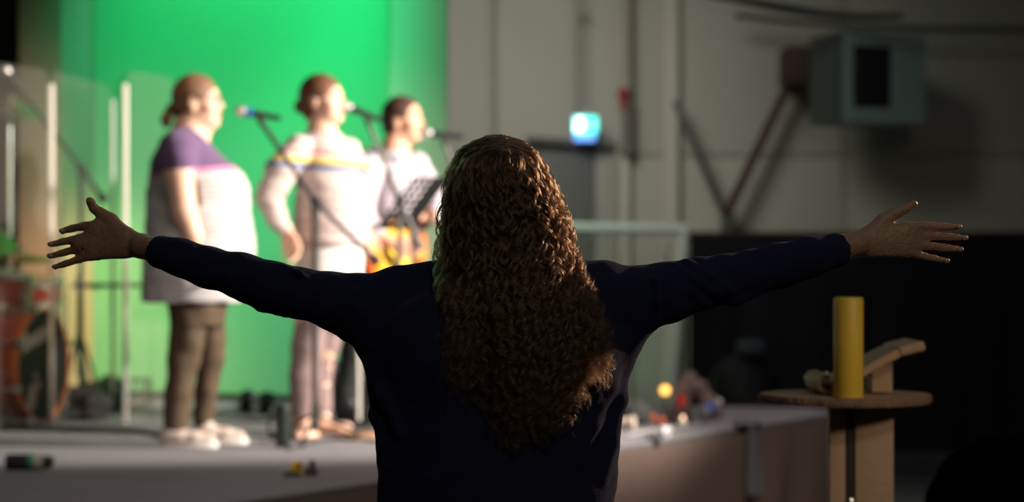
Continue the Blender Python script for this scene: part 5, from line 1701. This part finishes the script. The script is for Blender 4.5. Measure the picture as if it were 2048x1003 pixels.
# bottle lying at the near left of the stage
p0 = P(12, 926, 8.66); p0.z = ST + .033
p1 = P(106, 926, 8.66); p1.z = ST + .033
bt = thing('lying_bottle', 'black bottle with green and cream bands lying on the near stage floor', 'bottle', (p0.x, p0.y, ST))
axb = (p1 - p0).normalized(); L = (p1 - p0).length
obj('bottle_body', MB().lathe([(0, 0), (.028, .001), (.031, .008), (.031, L * .50), (.0, L * .5)], p0, axb, 28), M_dark, bt)
obj('green_band', MB().lathe([(.0, L * .50), (.032, L * .50), (.032, L * .62), (.0, L * .62)], p0, axb, 28), mat('green_label', (.02, .28, .13), .5), bt)
obj('cream_band', MB().lathe([(.0, L * .62), (.032, L * .62), (.032, L * .80), (.0, L * .80)], p0, axb, 28), mat('cream_label', (.45, .42, .33), .5), bt)
obj('cap', MB().lathe([(.0, L * .80), (.027, L * .80), (.024, L * .88), (.022, L), (.0, L)], p0, axb, 28), M_dark, bt)
obj('ribs', MB().lathe([(.031, L * .1), (.0335, L * .11), (.031, L * .12)], p0, axb, 28).lathe([(.031, L * .3), (.0335, L * .31), (.031, L * .32)], p0, axb, 28), M_rubber, bt)
# yellow tape roll and dark clamp
p = onst(593, 951)
tr_ = obj('tape_roll', MB().lathe([(.017, -.012), (.028, -.012), (.028, .012), (.017, .012), (.017, -.012)], (p.x, p.y, ST + .0285), (.9, -.42, 0), 28), mat('yellow_tape', (.62, .42, .03), .5))
tag(tr_, 'small yellow tape roll standing on the near stage floor', 'tape')
cl2 = thing('black_clamp', 'small dark clamp lying next to the yellow tape roll', 'clamp', (p.x + .05, p.y - .01, ST))
obj('jaw', MB().bbox((p.x + .055, p.y + .01, ST + .018), (.05, .03, .03), .006).bbox((p.x + .06, p.y + .01, ST + .045), (.022, .026, .03), .006), mat('dark_mauve_plastic', (.05, .03, .035), .6), cl2)
obj('screw', MB().tube([(p.x + .02, p.y - .035, ST + .012), (p.x - .045, p.y - .05, ST + .010)], .008, 8), M_dark, cl2)

# cables and tambourine around the feet
def floor_cable(lab, pix, r=.006, m=M_rubber):
    pts_ = []
    for a, b in pix:
        q = onst(a, b); q.z = ST + r; pts_.append(q)
    # smooth
    for _ in range(2):
        n2 = [pts_[0]]
        for a, b in zip(pts_[:-1], pts_[1:]):
            n2 += [a.lerp(b, .25), a.lerp(b, .75)]
        pts_ = n2 + [pts_[-1]]
    o = obj('floor_cable', MB().tube(pts_, r, 8), m)
    tag(o, lab, 'cable')


floor_cable('black cable winding from the thermos mug past the bare feet', [(575, 900), (600, 893), (632, 884), (680, 876), (720, 880), (760, 884)])
floor_cable('black cable running along the foot of the shield to the sneakers', [(120, 862), (200, 856), (290, 866), (330, 878)], .007)
floor_cable('thin black cable behind the sneakers towards the backdrop', [(440, 850), (480, 840), (540, 846), (600, 838)], .005)
floor_cable('pale cable lying along the bright far stage edge', [(1255, 872), (1300, 862), (1350, 856), (1400, 850)], .005, mat('pale_cable', (.4, .38, .36), .6))
p = onst(724, 878)
tb = thing('tambourine', 'flat brown tambourine on the stage floor beside the dark sweater edge', 'tambourine', (p.x, p.y, ST))
obj('frame', MB().lathe([(.082, 0), (.088, 0), (.088, .036), (.082, .036), (.082, 0)], (p.x, p.y, ST + .001), (0, 0, 1), 36), mat('tan_wood', (.36, .20, .11), .5), tb)
for k in range(8):
    a = k * .785
    obj('jingle', MB().lathe([(0, -.002), (.013, -.003), (.013, .003), (0, .002)], (p.x + math.cos(a) * .086, p.y + math.sin(a) * .086, ST + .019), (0, 0, 1), 12), M_chrome, tb)

# ------------------------------------------------------------------ small things on the far stage edge
p = onst(1330, 842)
lp = thing('globe_lamp', 'small amber glowing globe lamp on the stage edge', 'lamp', (p.x, p.y, ST))
gz_ = P(0, 780, p.y).z
obj('base', MB().lathe([(0, 0), (.035, 0), (.035, .012), (.010, .02), (0, .02)], (p.x, p.y, ST), (0, 0, 1), 20), M_dark, lp)
obj('stem', MB().tube([(p.x, p.y, ST + .015), (p.x, p.y, gz_ - .02)], .007, 8), M_rust, lp)
obj('globe', MB().ball((p.x, p.y, gz_), .026, 20), emis('amber_glow', (1.0, .50, .10), 2.3), lp)
M_redg = mat('red_glass', (.55, .03, .02), .15, Coat_Weight=1.0)
p = onst(1362, 846)
bx = thing('wooden_box', 'small dark wooden box on the stage edge under a red glass', 'box', (p.x, p.y, ST))
obj('box_body', MB().bbox((p.x, p.y + .04, ST + .035), (.12, .09, .066), .004), mat('dark_stained_wood', (.06, .035, .03), .6, noise=.2), bx)
obj('box_lid', MB().bbox((p.x, p.y + .04, ST + .073), (.126, .096, .010), .003), mat('dark_stained_wood', (.06, .035, .03), .6, noise=.2), bx)
g1 = thing('red_glass', 'red glass standing on the small dark box', 'glass', (p.x, p.y + .04, ST + .079))
obj('glass_bowl', MB().lathe([(0, .0), (.018, .001), (.024, .03), (.023, .062), (.021, .062), (.021, .03), (.015, .008), (0, .006)], (p.x, p.y + .04, ST + .0785), (0, 0, 1), 20), M_redg, g1)
obj('flame_glow', MB().ball((p.x, p.y + .04, ST + .10), (.011, .011, .016), 12), emis('red_glow', (1.0, .10, .05), 2.6), g1)
p2 = onst(1364, 850)
g2 = thing('tealight', 'pale lit tealight in front of the small dark box', 'tealight', (p2.x, p2.y - .05, ST))
obj('cup', MB().lathe([(0, .0), (.019, .0), (.021, .03), (.019, .03), (.017, .008), (0, .008)], (p2.x, p2.y - .05, ST + .001), (0, 0, 1), 20), M_white, g2)
obj('flame', MB().ball((p2.x, p2.y - .05, ST + .040), (.008, .008, .014), 12), emis('cream_glow', (1.0, .66, .40), 2.6), g2)
M_or = mat('orange_red_ball', (.62, .14, .05), .4, noise=.1)
for (px, py, r, lab) in ((1303, 846, .026, 'small orange-red ball on the stage edge, the one nearer the dark bag'), (1323, 850, .022, 'smaller orange-red ball on the stage edge below the amber lamp')):
    p = onst(px, py)
    t = thing('small_ball', lab, 'ball', (p.x, p.y, ST))
    obj('ball', MB().ball((p.x, p.y, ST + r), r, 18), M_or, t); obj('stalk', MB().tube([(p.x, p.y, ST + 2 * r - .004), (p.x + .004, p.y, ST + 2 * r + .008)], .003, 6), M_dark, t)
# brown jacket heap
q = onst(1392, 838)
jk = thing('cloth_heap', 'arched heap of brown-grey cloth on the far stage edge', 'cloth', (q.x, q.y + .1, ST))
S = Sculpt((q.x - .18, q.y - .08, ST + .002), (q.x + .2, q.y + .28, ST + .32), .008)
hz = ST + .20
S.chain([(q.x - .07, q.y + .1, ST + .05, .05), (q.x - .06, q.y + .1, ST + .15, .035), (q.x - .02, q.y + .1, hz, .032), (q.x + .03, q.y + .1, ST + .16, .035), (q.x + .08, q.y + .1, ST + .07, .045), (q.x + .12, q.y + .1, ST + .035, .035)], .03)
S.wrinkle(S.lo, S.lo + S.h * S.n, .006, 45, 6)
S.build('cloth', mat('brown_grey_wool', (.16, .11, .095), .95, noise=.15), jk)
# clear water bottle with blue label, lying over the edge
a_ = onst(1404, 842); a_.z = ST + .036; b_ = onst(1440, 838); b_.z = ST + .095
wbt = thing('water_bottle', 'clear water bottle with blue label and cap propped on the cloth heap', 'bottle', tuple(a_))
axw = (b_ - a_).normalized()
M_pet = mat('clear_plastic', (.70, .76, .82), .08, Transmission_Weight=.7, IOR=1.3)
obj('bottle_body', MB().lathe([(0, 0), (.026, .002), (.030, .01), (.030, .12), (.014, .155), (.014, .165), (0, .165)], a_, axw, 24), M_pet, wbt)
obj('label', MB().lathe([(.0305, .045), (.0312, .045), (.0312, .09), (.0305, .09)], a_, axw, 24), mat('blue_label', (.03, .08, .45), .4), wbt)
obj('cap', MB().lathe([(0, .160), (.017, .160), (.017, .182), (0, .182)], a_, axw, 16), mat('pale_cap', (.75, .66, .62), .4), wbt)
# crumpled plastic hanging over the edge, white crumpled paper
e_ = Vector((1.15, 10.93, 0)) + ed * -.02 + Vector((ed.y, -ed.x, 0)) * .05
fw = thing('plastic_sheet', 'strip of crumpled clear plastic hanging over the stage edge', 'plastic sheet', (e_.x, e_.y, ST))
ps = pleats(e_ - ed * .07 + out * .6, e_ + ed * .07 + out * .6, ST - .33, ST + .012, .05, .012, 22, .002, .01, 9)
obj('hanging_part', ps, mat('dull_plastic', (.11, .11, .115), .25, bump=.6, bscale=60), fw)
S = Sculpt((e_.x - .14, e_.y - .10, ST - .02), (e_.x + .14, e_.y + .16, ST + .08), .006)
S.ell((e_.x - .02, e_.y + .04, ST + .02), (.07, .07, .022), .01)
S.wrinkle(S.lo, S.lo + S.h * S.n, .008, 60, 12)
S.build('crumpled_part', mat('dull_plastic', (.11, .11, .115), .25, bump=.6, bscale=60), fw)
p = onst(1328, 874)
S = Sculpt((p.x - .06, p.y - .06, ST), (p.x + .06, p.y + .06, ST + .08), .004)
S.ell((p.x, p.y, ST + .028), (.032, .03, .027), .01); S.wrinkle(S.lo, S.lo + S.h * S.n, .005, 110, 4)
v_, q_ = S.mesh(); cpz = obj_np('crumpled_paper', v_, q_, mat('white_paper', (.7, .68, .7), .8), None)
tag(cpz, 'crumpled white paper ball at the rim of the stage', 'paper')
p = onst(1306, 878)
kc = thing('rim_clip', 'short dark clip hooked on the stage rim beside the white paper ball', 'clip', (p.x, p.y, ST))
obj('hook', MB().bbox((p.x, p.y + .02, ST + .008), (.05, .10, .014), .004).bbox((p.x + .005, p.y - .03, ST - .02), (.05, .012, .07), .004), M_dark, kc)
p = onst(1252, 858)
sb = thing('cream_cup', 'small cream cup lying at the stage rim below the dark grey bag', 'cup', (p.x, p.y, ST))
obj('cup_body', MB().lathe([(0, 0), (.024, 0), (.031, .07), (.029, .07), (.022, .004), (0, .004)], (p.x - .03, p.y, ST + .031), (.95, -.3, 0.05), 20), mat('cream_plastic', (.6, .48, .40), .5), sb)
obj('rim', MB().lathe([(.030, .069), (.034, .070), (.034, .073), (.030, .074)], (p.x - .03, p.y, ST + .031), (.95, -.3, 0.05), 20), mat('cream_plastic', (.6, .48, .40), .5), sb)

# ================================================================== side table with the candle
TD = 5.4
tz = HC - (797 - HY) * 5.2 / F
tc_ = P(1690, 0, TD)
tbx = thing('side_table', 'tall side table with a bark-edged round wood top on two planks', 'table', (tc_.x, TD, 0))
rg = np.random.default_rng(12)
NN = 80
prof = []
for i in range(NN):
    a = i / NN * 6.2832
    r = 1 + .012 * math.sin(3 * a + 1) + .010 * math.sin(7 * a) + rg.normal(0, .003)
    prof.append((tc_.x + math.cos(a) * .207 * r, TD + math.sin(a) * .205 * r))
obj('tabletop', MB().prism(prof, tz - .020, tz), M_wood, tbx)
bk = MB()
V = []
for lay_, (z, o) in enumerate(((-.021, 1.004), (-.014, 1.022), (-.006, 1.020), (.0005, 1.004), (.0005, .985), (-.021, .985))):
    for i, (x, y) in enumerate(prof):
        j = 1 + (rg.normal(0, .006) if lay_ in (1, 2) else 0)
        V.append((tc_.x + (x - tc_.x) * o * j, TD + (y - TD) * o * j, tz + z))
FF = []
for l in range(5):
    for i in range(NN):
        FF.append((l * NN + i, l * NN + (i + 1) % NN, (l + 1) * NN + (i + 1) % NN, (l + 1) * NN + i))
bk.add(V, FF)
obj('bark_edge', bk, mat('brown_bark', (.22, .13, .085), .9, noise=.45, nscale=60, bump=.8, bscale=90), tbx)
xl = lambda px: P(px, 0, TD).x
obj('plank', MB().bbox(((xl(1656) + xl(1690)) / 2, TD, (tz - .02) / 2), (xl(1690) - xl(1656), .05, tz - .022), .003), M_wood, tbx)
obj('plank', MB().bbox(((xl(1706) + xl(1783)) / 2, TD - .02, (tz - .02) / 2), (xl(1783) - xl(1706), .028, tz - .022), .003), M_wood, tbx)
obj('foot_board', MB().bbox((tc_.x, TD, .012), (.36, .34, .024), .004), M_wood, tbx)
obj('gap_shade', MB().box(((xl(1690) + xl(1706)) / 2, TD - .01, .6), (.0195, .04, 1.0)), M_dark, tbx)  # dark block fills the plank gap in place of its shade
obj('bolt', MB().lathe([(0, 0), (.008, 0), (.007, .006), (0, .008)], (xl(1697), TD - .035, HC - (998 - HY) * TD / F), (0, -1, 0), 14).tube([(xl(1697), TD - .035, HC - (998 - HY) * TD / F), (xl(1697), TD + .04, HC - (998 - HY) * TD / F)], .004, 6), M_chrome, tbx)

cd = 5.24
cp_ = P(1697, 0, cd)
ca = thing('pillar_candle', 'thick yellow pillar candle on the side table', 'candle', (cp_.x, cd, tz))
M_wax = mat('yellow_wax', (.80, .54, .06), .45, noise=.05, nscale=6, Subsurface_Weight=.35, Subsurface_Scale=.03)
M_wax.node_tree.nodes['Principled BSDF'].inputs['Subsurface Radius'].default_value = (1, .5, .1)
hC = (797 - 596) * cd / F
rC = 29.5 * cd / F
obj('wax_body', MB().lathe([(0, .0005), (rC - .002, .0005), (rC, .003), (rC, hC - .006), (rC - .002, hC - .001), (rC - .006, hC), (rC - .010, hC - .003), (rC - .016, hC - .012), (.006, hC - .016), (0, hC - .016)], (cp_.x, cd, tz), (0, 0, 1), 48), M_wax, ca)
obj('wick', MB().tube([(cp_.x, cd, tz + hC - .018), (cp_.x + .001, cd, tz + hC - .008), (cp_.x + .003, cd, tz + hC - .003)], .0013, 6), M_dark, ca)

# slanted book rest
rd = 5.45
br = thing('book_rest', 'slanted wooden book rest on the side table behind the candle', 'book stand', (P(1755, 0, rd).x, rd, tz))
bp = lambda px, py, dy: P(px, py, rd) + Vector((0, dy, 0))


def edge_board(path, th, dep):
    mb = MB(); up_ = []
    q = [P(a, b, rd) for a, b in path]
    V = []; n = len(q)
    for i, c in enumerate(q):
        t = (q[min(i + 1, n - 1)] - q[max(i - 1, 0)]).normalized(); nn_ = Vector((-t.z, 0, t.x))
        for s_, dy in ((.5, -dep / 2), (.5, dep / 2), (-.5, dep / 2), (-.5, -dep / 2)):
            V.append(c + nn_ * th * s_ + Vector((0, dy, 0)))
    FF = [(0, 1, 2, 3), tuple((n - 1) * 4 + k for k in (3, 2, 1, 0))]
    for i in range(n - 1):
        for k in range(4):
            a = i * 4 + k; b = i * 4 + (k + 1) % 4
            FF.append((a, a + 4, b + 4, b))
    return mb.add(V, FF)


def soften(o, wdt=.004):
    b = o.modifiers.new('bevel', 'BEVEL'); b.width = wdt; b.segments = 3; b.limit_method = 'ANGLE'
    return o


soften(obj('sloping_board', edge_board([(1650, 774), (1690, 752), (1735, 726), (1782, 701)], .021, .24), M_wood, br))
soften(obj('upper_board', edge_board([(1781, 700), (1808, 693), (1833, 687)], .025, .24), M_wood, br), .008)
lipp = edge_board([(1659, 776), (1640, 780), (1628, 772), (1624, 758), (1632, 749), (1646, 748)], .012, .24)
soften(obj('curled_lip', lipp, M_wood, br), .003)
obj('support_block', MB().slab([bp(1738, 781, -.05), bp(1778, 781, -.05), bp(1778, 708, -.05), bp(1760, 717, -.05), bp(1738, 730, -.05)], (0, .10, 0)), M_wood, br)
pe = obj('silver_pen', MB().tube([bp(1651, 752, -.10), bp(1657, 748, .03)], [.0075, .0065], 10).tube([bp(1657, 748, .03), bp(1658, 747.5, .045)], [.006, .002], 10), mat('brushed_silver', (.6, .62, .66), .3, metal=1.0))
tag(pe, 'short silver pen resting in the curled lip of the book rest', 'pen')
